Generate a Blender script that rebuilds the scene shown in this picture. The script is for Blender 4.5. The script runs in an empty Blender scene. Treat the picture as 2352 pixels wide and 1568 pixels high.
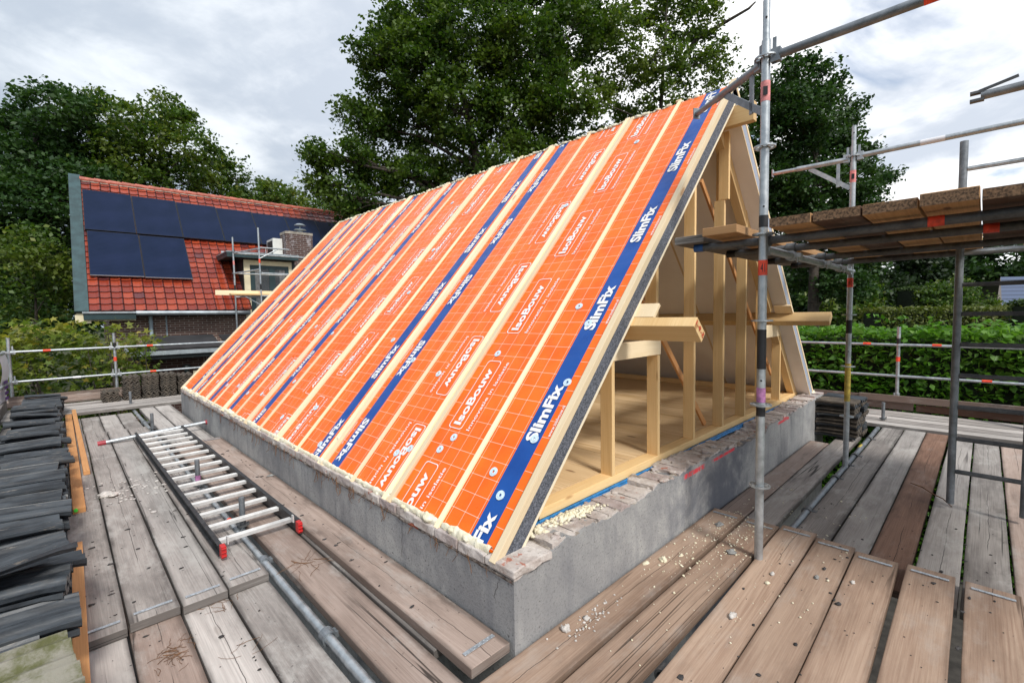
import bpy, math, random
import numpy as np
from mathutils import Vector, Matrix, noise as mnoise
random.seed(7); rng = np.random.default_rng(11)
S = bpy.context.scene
rad = math.radians
# ------------------------------------------------------------------ camera
CAM = Vector((-1.4091038, -1.45822563, 1.55))
RIGHT = Vector((0.71466, -0.69926, -0.01716)); UP = Vector((0.05385, 0.03054, 0.99808)); FWD = Vector((0.69739, 0.71421, -0.05948))
cd = bpy.data.cameras.new('camera'); cam = bpy.data.objects.new('camera', cd); S.collection.objects.link(cam)
M = Matrix((RIGHT, UP, -FWD)).transposed().to_4x4(); M.translation = CAM
cam.matrix_world = M
cd.sensor_width = 36; cd.lens = 1062.19 / 2352 * 36; cd.clip_start = 0.05; cd.clip_end = 2000
S.camera = cam
F = 1062.19
def at(x, y, d):                       # photo position (2352 wide) and depth in metres -> a point in the place
    return CAM + (RIGHT * ((x - 1176) / F) - UP * ((y - 784) / F) + FWD) * d
# ------------------------------------------------------------------ node helper
def nd(nt, typ, props=None, **ins):
    n = nt.nodes.new(typ)
    for k, v in (props or {}).items(): setattr(n, k, v)
    for k, v in ins.items():
        key = int(k[1:]) if k[0] == '_' and k[1:].isdigit() else k.replace('_', ' ')
        s = n.inputs[key]
        if isinstance(v, bpy.types.NodeSocket): nt.links.new(v, s)
        else:
            if hasattr(s, 'default_value') and not isinstance(v, (int, float)) and len(v) == 3 and s.type == 'RGBA': v = (*v, 1)
            s.default_value = v
    return n
def mth(nt, op, a, b=0.0, c=0.0, clamp=False):
    return nd(nt, 'ShaderNodeMath', {'operation': op, 'use_clamp': clamp}, _0=a, _1=b, _2=c).outputs[0]
def mixc(nt, f, a, b, bt='MIX'):
    n = nt.nodes.new('ShaderNodeMix'); n.data_type = 'RGBA'; n.blend_type = bt
    for i, v in ((0, f), (6, a), (7, b)):
        if isinstance(v, bpy.types.NodeSocket): nt.links.new(v, n.inputs[i])
        else: n.inputs[i].default_value = v if i == 0 else (*v, 1)[:4]
    return n.outputs[2]
def ramp(nt, f, a, b, smooth=True):
    return nd(nt, 'ShaderNodeMapRange', {'interpolation_type': 'SMOOTHSTEP' if smooth else 'LINEAR'}, _0=f, _1=a, _2=b).outputs[0]
def noise(nt, vec, scale, detail=4, rough=.55, dist=0.0):
    return nd(nt, 'ShaderNodeTexNoise', None, Vector=vec, Scale=scale, Detail=detail, Roughness=rough, Distortion=dist).outputs['Fac']
def mapping(nt, vec, scale=(1, 1, 1), loc=(0, 0, 0), rot=(0, 0, 0)):
    return nd(nt, 'ShaderNodeMapping', None, Vector=vec, Scale=scale, Location=loc, Rotation=rot).outputs[0]
# ------------------------------------------------------------------ world
SUN = Vector((-.22, -.85, .95)).normalized()
w = bpy.data.worlds.new('World'); S.world = w; w.use_nodes = True; nt = w.node_tree; nt.nodes.clear()
sky = nd(nt, 'ShaderNodeTexSky', {'sky_type': 'NISHITA', 'sun_disc': False})
sky.sun_elevation = math.asin(SUN.z); sky.sun_rotation = math.atan2(SUN.x, SUN.y)
tc = nd(nt, 'ShaderNodeTexCoord').outputs['Generated']
sx = nd(nt, 'ShaderNodeSeparateXYZ', None, Vector=tc)
den = mth(nt, 'ADD', mth(nt, 'MAXIMUM', sx.outputs[2], 0.0), .22)
cv = nd(nt, 'ShaderNodeCombineXYZ', None, X=mth(nt, 'DIVIDE', sx.outputs[0], den), Y=mth(nt, 'DIVIDE', sx.outputs[1], den), Z=0.0).outputs[0]
n1 = noise(nt, mapping(nt, cv, loc=(3.1, 1.7, 0)), 1.15, 9, .5, .35)
n2 = noise(nt, mapping(nt, cv, loc=(7.7, 2.3, 4)), .95, 7, .5, .5)
n3 = noise(nt, mapping(nt, cv, loc=(1.2, 5.5, 2)), 3.2, 6, .6, .3)
# direction to the right of the camera (east): broken cloud with blue gaps; to the left: closed grey cloud
side = mth(nt, 'ADD', mth(nt, 'MULTIPLY', sx.outputs[0], .78), mth(nt, 'MULTIPLY', sx.outputs[1], -.62))
cover = mth(nt, 'ADD', n1, mth(nt, 'MULTIPLY', ramp(nt, side, .25, .8), -.065))
dens = ramp(nt, mth(nt, 'ADD', cover, mth(nt, 'MULTIPLY', ramp(nt, side, .5, .1), .2)), .335, .42)
greyd = ramp(nt, mth(nt, 'ADD', mth(nt, 'MULTIPLY', n2, .75), mth(nt, 'MULTIPLY', n3, .25)), .43, .57)
hor = ramp(nt, sx.outputs[2], .02, .55)
leftness = ramp(nt, side, .1, -.75)
c_white = mixc(nt, leftness, (1.02, 1.03, 1.04), (.74, .79, .84))
c_grey = mixc(nt, leftness, (.52, .57, .65), (.42, .48, .56))
ccol = mixc(nt, greyd, c_grey, c_white)
low = mth(nt, 'MULTIPLY', leftness, ramp(nt, sx.outputs[2], .42, .18))
ccol = mixc(nt, mth(nt, 'MULTIPLY', low, .7), ccol, (.27, .33, .40))
skyc = nd(nt, 'ShaderNodeVectorMath', {'operation': 'SCALE'}, _0=sky.outputs[0], Scale=.12).outputs[0]
skyc = mixc(nt, 1.0, skyc, (.35, .5, .85), 'ADD') if False else skyc
allc = mixc(nt, dens, skyc, ccol)
bg = nd(nt, 'ShaderNodeBackground', None, Color=allc, Strength=1.0)
nd(nt, 'ShaderNodeOutputWorld', None, Surface=bg.outputs[0])
# ------------------------------------------------------------------ sun
sl = bpy.data.lights.new('sun', 'SUN'); sl.energy = 2.3; sl.angle = rad(11); sl.color = (1, .965, .91)
so = bpy.data.objects.new('sun', sl); S.collection.objects.link(so); so.rotation_euler = SUN.to_track_quat('Z', 'Y').to_euler(); so.location = (0, -5, 20)
S.view_settings.view_transform = 'Standard'; S.view_settings.look = 'None'; S.view_settings.gamma = 1; S.view_settings.exposure = 0.45
S.render.engine = 'CYCLES'; S.cycles.max_bounces = 6; S.cycles.transparent_max_bounces = 8
# ------------------------------------------------------------------ materials
MATS = {}
def mat(name, rough=.6, metal=0.0, spec=.5):
    m = bpy.data.materials.new(name); m.use_nodes = True; nt = m.node_tree; b = nt.nodes['Principled BSDF']
    b.inputs['Roughness'].default_value = rough; b.inputs['Metallic'].default_value = metal; b.inputs['Specular IOR Level'].default_value = spec
    MATS[name] = m; return m, nt, b
def setc(nt, b, c): nt.links.new(c, b.inputs['Base Color'])
def bump(nt, b, h, dist=.003, st=1.0):
    n = nd(nt, 'ShaderNodeBump', None, Strength=st, Distance=dist, Height=h); nt.links.new(n.outputs[0], b.inputs['Normal'])
def flat(name, c, rough=.6, metal=0.0, var=.25, vs=8.0, bmp=0.0, spec=.5):
    m, nt, b = mat(name, rough, metal, spec)
    g = nd(nt, 'ShaderNodeTexCoord').outputs['Object']
    f = noise(nt, g, vs, 6, .6)
    lo = tuple(x * (1 - var) for x in c); hi = tuple(min(1, x * (1 + var)) for x in c)
    setc(nt, b, mixc(nt, ramp(nt, f, .3, .7), lo, hi))
    if bmp: bump(nt, b, noise(nt, g, vs * 5, 5, .6), bmp)
    return m
def wood(name, c1, c2, cdark, grain=1.0, edge=0.0, dirt=0.0, dirtc=(.5, .48, .45), knots=1.0, rough=.75, crack=0.0, dark=0.0):
    m, nt, b = mat(name, rough, 0, .25)
    uv = nd(nt, 'ShaderNodeUVMap').outputs[0]
    oi = nd(nt, 'ShaderNodeObjectInfo').outputs['Random']
    off = nd(nt, 'ShaderNodeCombineXYZ', None, X=mth(nt, 'MULTIPLY', oi, 31.0), Y=mth(nt, 'MULTIPLY', oi, 17.0)).outputs[0]
    uvo = nd(nt, 'ShaderNodeVectorMath', {'operation': 'ADD'}, _0=uv, _1=off).outputs[0]
    # growth rings: stretched noise bands
    base = noise(nt, mapping(nt, uvo, (.22, 5.0, 1)), 1.0, 2, .45, .1)
    rings = nd(nt, 'ShaderNodeMath', {'operation': 'SINE'}, _0=mth(nt, 'MULTIPLY', base, 110.0)).outputs[0]
    rings = mth(nt, 'MULTIPLY', rings, ramp(nt, noise(nt, mapping(nt, uvo, (.7, 6, 2)), 1.0, 3), .4, .65))
    fine = noise(nt, mapping(nt, uvo, (3.0, 160, 1)), 1.0, 4, .65)
    broad = noise(nt, mapping(nt, uvo, (.8, 5, 1)), 1.0, 4, .5)
    f = mth(nt, 'ADD', mth(nt, 'MULTIPLY', rings, .075 * grain), mth(nt, 'ADD', mth(nt, 'MULTIPLY', fine, .60), mth(nt, 'MULTIPLY', broad, .6)))
    col = mixc(nt, ramp(nt, f, .3, .85), c1, c2)
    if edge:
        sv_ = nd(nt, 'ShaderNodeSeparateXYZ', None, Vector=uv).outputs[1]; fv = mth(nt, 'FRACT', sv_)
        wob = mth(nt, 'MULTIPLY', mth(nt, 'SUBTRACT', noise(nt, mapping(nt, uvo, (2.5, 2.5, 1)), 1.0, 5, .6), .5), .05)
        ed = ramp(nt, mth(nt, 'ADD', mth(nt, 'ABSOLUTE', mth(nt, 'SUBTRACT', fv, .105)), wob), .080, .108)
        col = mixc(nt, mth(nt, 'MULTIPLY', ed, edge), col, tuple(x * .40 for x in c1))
        wob2 = mth(nt, 'MULTIPLY', mth(nt, 'SUBTRACT', noise(nt, mapping(nt, uvo, (1.3, .4, 1)), 1.0, 6, .6), .5), .07)
        spl = ramp(nt, mth(nt, 'ABSOLUTE', mth(nt, 'ADD', mth(nt, 'SUBTRACT', fv, .11), wob2)), .0022, .0010)
        spl = mth(nt, 'MULTIPLY', spl, mth(nt, 'MULTIPLY', ramp(nt, noise(nt, mapping(nt, uvo, (.6, .1, 7)), 1.0, 2), .45, .5), ramp(nt, mth(nt, 'FRACT', mth(nt, 'MULTIPLY', oi, 3.7)), .25, .3)))
        col = mixc(nt, mth(nt, 'MULTIPLY', spl, .9), col, tuple(x * .12 for x in c1))
        blot = ramp(nt, noise(nt, mapping(nt, uvo, (.9, 3.5, 5)), 1.0, 8, .68), .46, .66)
        col = mixc(nt, mth(nt, 'MULTIPLY', blot, edge * .75), col, tuple(x * .55 for x in c1))
    # per piece tone
    tone = nd(nt, 'ShaderNodeMapRange', None, _0=mth(nt, 'FRACT', mth(nt, 'MULTIPLY', oi, 7.31)), _1=0.0, _2=1.0, _3=.80, _4=1.15).outputs[0]
    col = nd(nt, 'ShaderNodeVectorMath', {'operation': 'SCALE'}, _0=col, Scale=tone).outputs[0]
    # knots
    if knots:
        vn = nd(nt, 'ShaderNodeTexVoronoi', {'feature': 'F1'}, Vector=mapping(nt, uvo, (1.5, 5.0, 1)), Scale=1.0)
        k = mth(nt, 'MULTIPLY', ramp(nt, vn.outputs['Distance'], .10, .05), ramp(nt, nd(nt, 'ShaderNodeSeparateColor', None, Color=vn.outputs['Color']).outputs[0], .30, .40))
        col = mixc(nt, mth(nt, 'MULTIPLY', k, .75 * knots), col, cdark)
    if crack:
        cr = nd(nt, 'ShaderNodeMath', {'operation': 'ABSOLUTE'}, _0=mth(nt, 'SUBTRACT', noise(nt, mapping(nt, uvo, (.13, 6, 1)), 1.0, 3, .45), .5)).outputs[0]
        crm = mth(nt, 'MULTIPLY', ramp(nt, cr, .007, .002), ramp(nt, noise(nt, mapping(nt, uvo, (.5, 2, 3)), 1.0, 2), .5, .6))
        col = mixc(nt, mth(nt, 'MULTIPLY', crm, crack), col, tuple(x * .12 for x in c1))
    if dark:
        dm = ramp(nt, noise(nt, mapping(nt, uvo, (2.2, 5, 1)), 1.0, 7, .7), .52, .72)
        col = mixc(nt, mth(nt, 'MULTIPLY', dm, dark), col, tuple(x * .35 for x in c1))
        sp = ramp(nt, noise(nt, mapping(nt, uvo, (28, 28, 1)), 1.0, 5, .7), .63, .70)
        col = mixc(nt, mth(nt, 'MULTIPLY', sp, dark), col, tuple(x * .22 for x in c1))
    if dirt:
        d = ramp(nt, noise(nt, mapping(nt, uvo, (1.7, 4, 1)), 1.0, 8, .72), .5, .68)
        col = mixc(nt, mth(nt, 'MULTIPLY', d, dirt), col, dirtc)
    setc(nt, b, col)
    bump(nt, b, mth(nt, 'ADD', mth(nt, 'MULTIPLY', fine, .7), mth(nt, 'MULTIPLY', rings, .08)), .0018, .8)
    return m
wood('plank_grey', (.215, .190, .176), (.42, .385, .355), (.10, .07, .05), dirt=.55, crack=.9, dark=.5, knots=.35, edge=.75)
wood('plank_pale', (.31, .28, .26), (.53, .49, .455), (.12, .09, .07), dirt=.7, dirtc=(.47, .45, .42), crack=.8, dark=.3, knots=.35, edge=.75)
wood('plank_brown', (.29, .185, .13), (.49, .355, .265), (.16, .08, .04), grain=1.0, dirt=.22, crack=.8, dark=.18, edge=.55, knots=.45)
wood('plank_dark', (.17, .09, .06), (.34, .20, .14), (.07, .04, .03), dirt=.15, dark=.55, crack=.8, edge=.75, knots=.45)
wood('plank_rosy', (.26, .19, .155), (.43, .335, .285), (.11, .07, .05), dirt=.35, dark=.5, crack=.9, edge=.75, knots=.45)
wood('plank_under', (.36, .19, .08), (.56, .33, .16), (.12, .06, .03), dark=.55, grain=1.3)
wood('fresh_wood', (.68, .43, .18), (.84, .60, .31), (.34, .15, .05), grain=.7, rough=.6, knots=1.0)
wood('batten_wood', (.78, .60, .37), (.90, .75, .52), (.42, .22, .09), grain=.8, rough=.6, knots=1.0)
wood('douglas_wood', (.52, .24, .09), (.72, .38, .16), (.3, .12, .04), grain=1.3, rough=.6)
wood('plywood', (.58, .37, .17), (.84, .62, .37), (.16, .06, .03), grain=2.6, knots=1.0, rough=.55)
wood('board_edge', (.68, .48, .26), (.84, .66, .42), (.5, .3, .15), grain=.2, knots=0)
# end grain / OSB strip
flat('osb_strip', (.46, .29, .11), .8, var=.35, vs=60)
# concrete render
m, nt, b = mat('render_concrete', .85, 0, .2)
g = nd(nt, 'ShaderNodeTexCoord').outputs['Object']; pos = nd(nt, 'ShaderNodeNewGeometry').outputs['Position']
a = noise(nt, mapping(nt, g, (1.2, 1.2, 1.2)), 1.0, 8, .65, .4); bfine = noise(nt, g, 70, 5, .7); st = noise(nt, mapping(nt, g, (9, 9, 1.1)), 1.0, 6, .6)
col = mixc(nt, ramp(nt, a, .35, .66), (.24, .24, .245), (.44, .435, .42))
col = mixc(nt, mth(nt, 'MULTIPLY', ramp(nt, st, .48, .68), .38), col, (.15, .155, .175))
col = mixc(nt, mth(nt, 'MULTIPLY', ramp(nt, bfine, .50, .68), .55), col, (.10, .10, .105))
px = nd(nt, 'ShaderNodeSeparateXYZ', None, Vector=pos)
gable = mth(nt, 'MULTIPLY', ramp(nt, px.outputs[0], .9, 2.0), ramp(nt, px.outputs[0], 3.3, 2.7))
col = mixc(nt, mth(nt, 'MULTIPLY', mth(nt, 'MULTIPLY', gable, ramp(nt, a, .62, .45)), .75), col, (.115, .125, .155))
col = mixc(nt, mth(nt, 'MULTIPLY', ramp(nt, noise(nt, mapping(nt, g, (5, 5, 3), (9, 9, 9)), 1, 7, .75), .60, .70), .5), col, (.45, .44, .42))
col = mixc(nt, mth(nt, 'MULTIPLY', ramp(nt, noise(nt, g, 55, 3, .5), .66, .72), .8), col, (.06, .06, .06))
# red spray paint marks along the top edge
red = None
for (x0, x1, z0, z1) in ((1.68, 2.06, .350, .392), (2.16, 2.66, .357, .388), (3.80, 4.22, .357, .392)):
    mk = mth(nt, 'MULTIPLY', mth(nt, 'MULTIPLY', ramp(nt, px.outputs[0], x0, x0 + .05), ramp(nt, px.outputs[0], x1, x1 - .05)), mth(nt, 'MULTIPLY', ramp(nt, px.outputs[2], z0, z0 + .012), ramp(nt, px.outputs[2], z1 + .004, z1 - .008)))
    red = mk if red is None else mth(nt, 'MAXIMUM', red, mk)
red = mth(nt, 'MULTIPLY', red, ramp(nt, noise(nt, g, 22, 5, .7), .35, .5))
col = mixc(nt, mth(nt, 'MULTIPLY', red, .9), col, (.85, .05, .07))
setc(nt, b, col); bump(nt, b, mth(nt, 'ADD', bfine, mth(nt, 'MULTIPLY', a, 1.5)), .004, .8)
# old brick / mortar
m, nt, b = mat('old_brick', .9, 0, .15)
g = nd(nt, 'ShaderNodeTexCoord').outputs['Object']; isl = nd(nt, 'ShaderNodeNewGeometry').outputs['Random Per Island']
a = noise(nt, g, 6, 7, .7, .3); c2 = noise(nt, g, 26, 6, .7)
col = mixc(nt, ramp(nt, a, .35, .65), (.40, .335, .30), (.62, .57, .53))
col = mixc(nt, mth(nt, 'MULTIPLY', ramp(nt, isl, .45, .95), .5), col, (.33, .25, .25))
redm = mth(nt, 'MULTIPLY', ramp(nt, noise(nt, g, 9, 5, .65), .62, .67), .8)
col = mixc(nt, redm, col, (.38, .11, .06))
col = mixc(nt, mth(nt, 'MULTIPLY', ramp(nt, c2, .56, .72), .55), col, (.11, .09, .075))
setc(nt, b, col); bump(nt, b, mth(nt, 'ADD', a, c2), .010, 1.0)
m, nt, b = mat('mortar', .95, 0, .1)
g = nd(nt, 'ShaderNodeTexCoord').outputs['Object']; a = noise(nt, g, 14, 8, .75)
col = mixc(nt, ramp(nt, a, .35, .65), (.26, .21, .17), (.52, .48, .43)); setc(nt, b, col); bump(nt, b, a, .02, 1.0)
m, nt, b = mat('dirt_mortar', .95, 0, .1)
g = nd(nt, 'ShaderNodeTexCoord').outputs['Object']; a = noise(nt, g, 22, 8, .75)
col = mixc(nt, ramp(nt, a, .35, .62), (.07, .05, .04), (.30, .26, .23)); col = mixc(nt, ramp(nt, noise(nt, g, 8, 4), .58, .64), col, (.28, .08, .05)); setc(nt, b, col); bump(nt, b, a, .015, 1.0)
# orange foil with printed grid and blue stripe; UV = (y within panel, s along slope)
def foil(name, w, flip, s0=0.0):
    m, nt, b = mat(name, .34, 0, .30)
    uv = nd(nt, 'ShaderNodeSeparateXYZ', None, Vector=nd(nt, 'ShaderNodeUVMap').outputs[0]); u = uv.outputs[0]; v = uv.outputs[1]
    if flip: u = mth(nt, 'SUBTRACT', w, u)
    g = nd(nt, 'ShaderNodeTexCoord').outputs['Object']
    base = mixc(nt, ramp(nt, noise(nt, g, 5, 4), .3, .7), (.88, .125, .004), (.95, .165, .008))
    def line(c, o, pitch, wd):
        t = mth(nt, 'FRACT', mth(nt, 'DIVIDE', mth(nt, 'SUBTRACT', c, o - pitch * 20.5), pitch))
        return ramp(nt, mth(nt, 'ABSOLUTE', mth(nt, 'SUBTRACT', t, .5)), wd * 1.25 / pitch, wd * .4 / pitch), mth(nt, 'ABSOLUTE', mth(nt, 'SUBTRACT', t, .5))
    lu, du = line(u, .060, .1025, .0016); lv, dv = line(v, .122, .1045, .0016)
    lv = mth(nt, 'MULTIPLY', lv, ramp(nt, u, .062, .064))
    ln = mth(nt, 'MAXIMUM', lu, lv)
    node = ramp(nt, mth(nt, 'ADD', du, dv), .055, .035)
    ln = mth(nt, 'MAXIMUM', ln, node)
    ln = mth(nt, 'MAXIMUM', ln, ramp(nt, mth(nt, 'ABSOLUTE', mth(nt, 'SUBTRACT', u, .056 - .012)), .0022, .001))
    # the printed boxes interrupt the grid
    boxper = mth(nt, 'FRACT', mth(nt, 'DIVIDE', mth(nt, 'SUBTRACT', v, s0 - .81 * 10), .81))
    inbox = mth(nt, 'MULTIPLY', mth(nt, 'MULTIPLY', ramp(nt, boxper, .0, .003), ramp(nt, boxper, .69, .685)), mth(nt, 'MULTIPLY', ramp(nt, u, .685 + .042 * flip, .69 + .042 * flip), ramp(nt, u, .915 + .042 * flip, .91 + .042 * flip)))
    ln = mth(nt, 'MULTIPLY', ln, mth(nt, 'SUBTRACT', 1.0, inbox))
    col = mixc(nt, mth(nt, 'MULTIPLY', ln, .72), base, (.88, .70, .60))
    sm = mth(nt, 'MULTIPLY', ramp(nt, u, .119, .121), ramp(nt, u, .250, .248))
    blue = mixc(nt, ramp(nt, noise(nt, g, 4, 4), .3, .7), (.003, .055, .27), (.006, .075, .33))
    col = mixc(nt, sm, col, blue)
    setc(nt, b, col); bump(nt, b, mth(nt, 'ADD', noise(nt, g, 3.5, 3), mth(nt, 'MULTIPLY', noise(nt, mapping(nt, g, (6, 1.5, 6)), 1.0, 5, .6), .7)), .012, .6)
    nt.links.new(nd(nt, 'ShaderNodeMapRange', None, _0=noise(nt, g, 9, 4), _1=.3, _2=.7, _3=.24, _4=.50).outputs[0], b.inputs['Roughness'])
    return m
flat('print_white', (.80, .78, .76), .4, var=.03)
# EPS grey beads
m, nt, b = mat('eps_grey', .8, 0, .3)
g = nd(nt, 'ShaderNodeTexCoord').outputs['Object']
vv = nd(nt, 'ShaderNodeTexVoronoi', {'feature': 'F1'}, Vector=g, Scale=170.0)
cc = nd(nt, 'ShaderNodeSeparateColor', None, Color=vv.outputs['Color']).outputs[0]
col = mixc(nt, ramp(nt, cc, .1, .95), (.060, .066, .080), (.165, .175, .205)); setc(nt, b, col); bump(nt, b, vv.outputs['Distance'], .002, .6)
flat('eps_pale', (.33, .37, .45), .8, var=.1, vs=80)
m, nt, b = mat('inner_board', .8, 0, .2)
g = nd(nt, 'ShaderNodeTexCoord').outputs['Object']
setc(nt, b, mixc(nt, ramp(nt, noise(nt, g, 2.5, 4), .3, .7), (.78, .71, .65), (.85, .79, .73)))
m, nt, b = mat('inner_board_left', .8, 0, .2); b.inputs['Base Color'].default_value = (.80, .70, .52, 1)
m, nt, b = mat('foam', .8, 0, .2)
g = nd(nt, 'ShaderNodeTexCoord').outputs['Object']
setc(nt, b, mixc(nt, ramp(nt, noise(nt, g, 12, 6, .7), .35, .7), (.74, .67, .48), (.86, .82, .68))); bump(nt, b, noise(nt, g, 40, 6, .7), .008)
b.inputs['Subsurface Weight'].default_value = 0.0
flat('washer_metal', (.62, .76, .84), .4, .15, var=.12, vs=60)
flat('screw_metal', (.45, .25, .12), .5, .6, var=.2)
# steel
def steel(name, lo, hi, rough=.42, metal=.75, sc=14):
    m, nt, b = mat(name, rough, metal, .5)
    g = nd(nt, 'ShaderNodeTexCoord').outputs['Object']
    f = noise(nt, g, sc, 7, .7, .3); f2 = noise(nt, mapping(nt, g, (3, 3, 3), (5, 5, 5)), 1, 4)
    col = mixc(nt, ramp(nt, f, .3, .7), lo, hi)
    col = mixc(nt, mth(nt, 'MULTIPLY', ramp(nt, f2, .55, .7), .35), col, tuple(x * .45 for x in lo))
    setc(nt, b, col)
    nt.links.new(nd(nt, 'ShaderNodeMapRange', None, _0=f, _1=.3, _2=.7, _3=rough - .1, _4=rough + .15).outputs[0], b.inputs['Roughness'])
    bump(nt, b, f, .0015, .4)
    return m
steel('galvanised', (.34, .37, .39), (.55, .58, .60))
steel('old_steel', (.16, .175, .19), (.30, .325, .35), .5, .6)
steel('dark_steel', (.075, .08, .085), (.17, .175, .18), .55, .5)
steel('aluminium', (.62, .62, .61), (.80, .79, .77), .45, .45, 9)
steel('strip_steel', (.35, .38, .41), (.62, .66, .70), .35, .6, 60)
flat('ladder_black', (.025, .026, .028), .5, var=.5, vs=14)
flat('red_plastic', (.55, .02, .02), .45, var=.2)
flat('red_cap', (.33, .035, .05), .5, var=.25)
flat('tag_red', (.80, .07, .03), .5, var=.3, vs=30)
flat('tag_pink', (.70, .25, .24), .5, var=.3, vs=30)
flat('tape_black', (.012, .012, .014), .5, var=.3)
flat('paint_violet', (.38, .16, .33), .6, var=.4, vs=30)
flat('paint_yellow', (.55, .42, .08), .6, var=.4, vs=20)
flat('paint_blue', (.02, .10, .32), .5, var=.3)
flat('membrane_blue', (.02, .19, .46), .45, var=.3, vs=18, bmp=.006)
flat('mark_red', (.55, .06, .03), .7, var=.3, vs=60)
flat('green_plastic', (.08, .7, .06), .4, var=.1)
flat('end_grain', (.17, .10, .055), .9, var=.75, vs=90, bmp=.004)
flat('stone_grey', (.30, .30, .29), .9, var=.3, vs=30, bmp=.006)
flat('stone_white', (.62, .58, .54), .9, var=.2, vs=30, bmp=.006)
flat('grit_slate', (.045, .042, .042), .9, var=.5, vs=30)
flat('debris_brown', (.17, .085, .04), .9, var=.4, vs=30)
flat('banner_white', (.75, .75, .78), .5, var=.05)
flat('banner_ink', (.10, .03, .20), .5, var=.2)
# black concrete tile
m, nt, b = mat('tile_black', .42, 0, .5)
g = nd(nt, 'ShaderNodeTexCoord').outputs['Object']; r = nd(nt, 'ShaderNodeObjectInfo').outputs['Random']
go = nd(nt, 'ShaderNodeVectorMath', {'operation': 'ADD'}, _0=g, _1=nd(nt, 'ShaderNodeCombineXYZ', None, X=mth(nt, 'MULTIPLY', r, 40.0)).outputs[0]).outputs[0]
a = noise(nt, mapping(nt, go, (4, 14, 14)), 1, 7, .65, .3)
col = mixc(nt, ramp(nt, a, .35, .68), (.011, .014, .018), (.050, .060, .070))
nz = nd(nt, 'ShaderNodeSeparateXYZ', None, Vector=g).outputs[1]
col = mixc(nt, mth(nt, 'MULTIPLY', ramp(nt, noise(nt, mapping(nt, go, (6, 30, 30)), 1, 6, .75), .60, .68), .55), col, (.26, .23, .19))
col = mixc(nt, mth(nt, 'MULTIPLY', ramp(nt, noise(nt, go, 9, 5), .55, .7), mth(nt, 'MULTIPLY', r, .4)), col, (.10, .09, .075))
setc(nt, b, col); bump(nt, b, a, .004, .7)
m, nt, b = mat('tile_mossy', .8, 0, .2)
g = nd(nt, 'ShaderNodeTexCoord').outputs['Object']; a = noise(nt, g, 9, 7, .7)
setc(nt, b, mixc(nt, ramp(nt, a, .4, .62), (.10, .105, .045), (.24, .23, .19))); bump(nt, b, a, .01)
m, nt, b = mat('tile_brownish', .75, 0, .3)
g = nd(nt, 'ShaderNodeTexCoord').outputs['Object']; r = nd(nt, 'ShaderNodeObjectInfo').outputs['Random']; a = noise(nt, mapping(nt, g, (9, 9, 9)), 1, 7, .7)
c0 = mixc(nt, r, (.030, .029, .027), (.075, .062, .050))
setc(nt, b, mixc(nt, ramp(nt, a, .4, .7), c0, (.16, .13, .10))); bump(nt, b, a, .006)
# red glazed roof tiles: UV in tile units
m, nt, b = mat('red_tile', .28, 0, .6)
uv = nd(nt, 'ShaderNodeUVMap').outputs[0]
fl = nd(nt, 'ShaderNodeVectorMath', {'operation': 'FLOOR'}, _0=uv).outputs[0]
wn = nd(nt, 'ShaderNodeTexWhiteNoise', {'noise_dimensions': '2D'}, Vector=fl).outputs['Value']
fr = nd(nt, 'ShaderNodeSeparateXYZ', None, Vector=nd(nt, 'ShaderNodeVectorMath', {'operation': 'FRACTION'}, _0=uv).outputs[0])
col = mixc(nt, ramp(nt, wn, 0, 1), (.20, .026, .012), (.34, .055, .022))
col = mixc(nt, ramp(nt, wn, .94, .97), col, (.12, .03, .03))
joint = mth(nt, 'MAXIMUM', ramp(nt, fr.outputs[0], .80, .88), ramp(nt, fr.outputs[1], .10, .03))
col = mixc(nt, mth(nt, 'MULTIPLY', joint, .82), col, (.035, .012, .012)); setc(nt, b, col)
flat('ridge_tile', (.42, .12, .08), .5, var=.35, vs=7)
flat('ridge_mortar', (.35, .31, .26), .9, var=.3, vs=12)
# solar panel
m, nt, b = mat('solar_cell', .40, 0, .10)
uv = nd(nt, 'ShaderNodeSeparateXYZ', None, Vector=nd(nt, 'ShaderNodeUVMap').outputs[0])
l1 = ramp(nt, mth(nt, 'ABSOLUTE', mth(nt, 'SUBTRACT', mth(nt, 'FRACT', mth(nt, 'MULTIPLY', uv.outputs[1], 34.0)), .5)), .12, .05)
g = nd(nt, 'ShaderNodeTexCoord').outputs['Object']
col = mixc(nt, ramp(nt, noise(nt, g, 1.5, 3), .3, .7), (.005, .012, .036), (.009, .017, .05)); col = mixc(nt, mth(nt, 'MULTIPLY', l1, .5), col, (.030, .045, .085))
setc(nt, b, col)
flat('panel_frame', (.02, .022, .026), .35, .3, var=.1)
flat('panel_lip', (.35, .36, .37), .4, .5, var=.1)
flat('green_paint', (.016, .040, .045), .45, var=.18, vs=3)
flat('green_paint_worn', (.030, .064, .070), .6, var=.3, vs=5)
flat('black_green', (.010, .016, .017), .45, var=.2)
flat('cream_paint', (.72, .64, .44), .5, var=.06)
flat('zinc', (.40, .45, .48), .45, .5, var=.2, vs=5)
flat('roof_black', (.022, .021, .022), .5, var=.4, vs=3, bmp=.003)
flat('grey_pvc', (.30, .37, .42), .4, var=.12)
flat('ac_white', (.66, .66, .62), .5, var=.08)
flat('curtain', (.33, .32, .31), .8, var=.3, vs=12)
flat('yellow_stone', (.48, .30, .07), .8, var=.3, vs=8)
m, nt, b = mat('window_glass', .06, 0, .6); b.inputs['Base Color'].default_value = (.10, .11, .12, 1); b.inputs['Alpha'].default_value = .45
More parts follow.
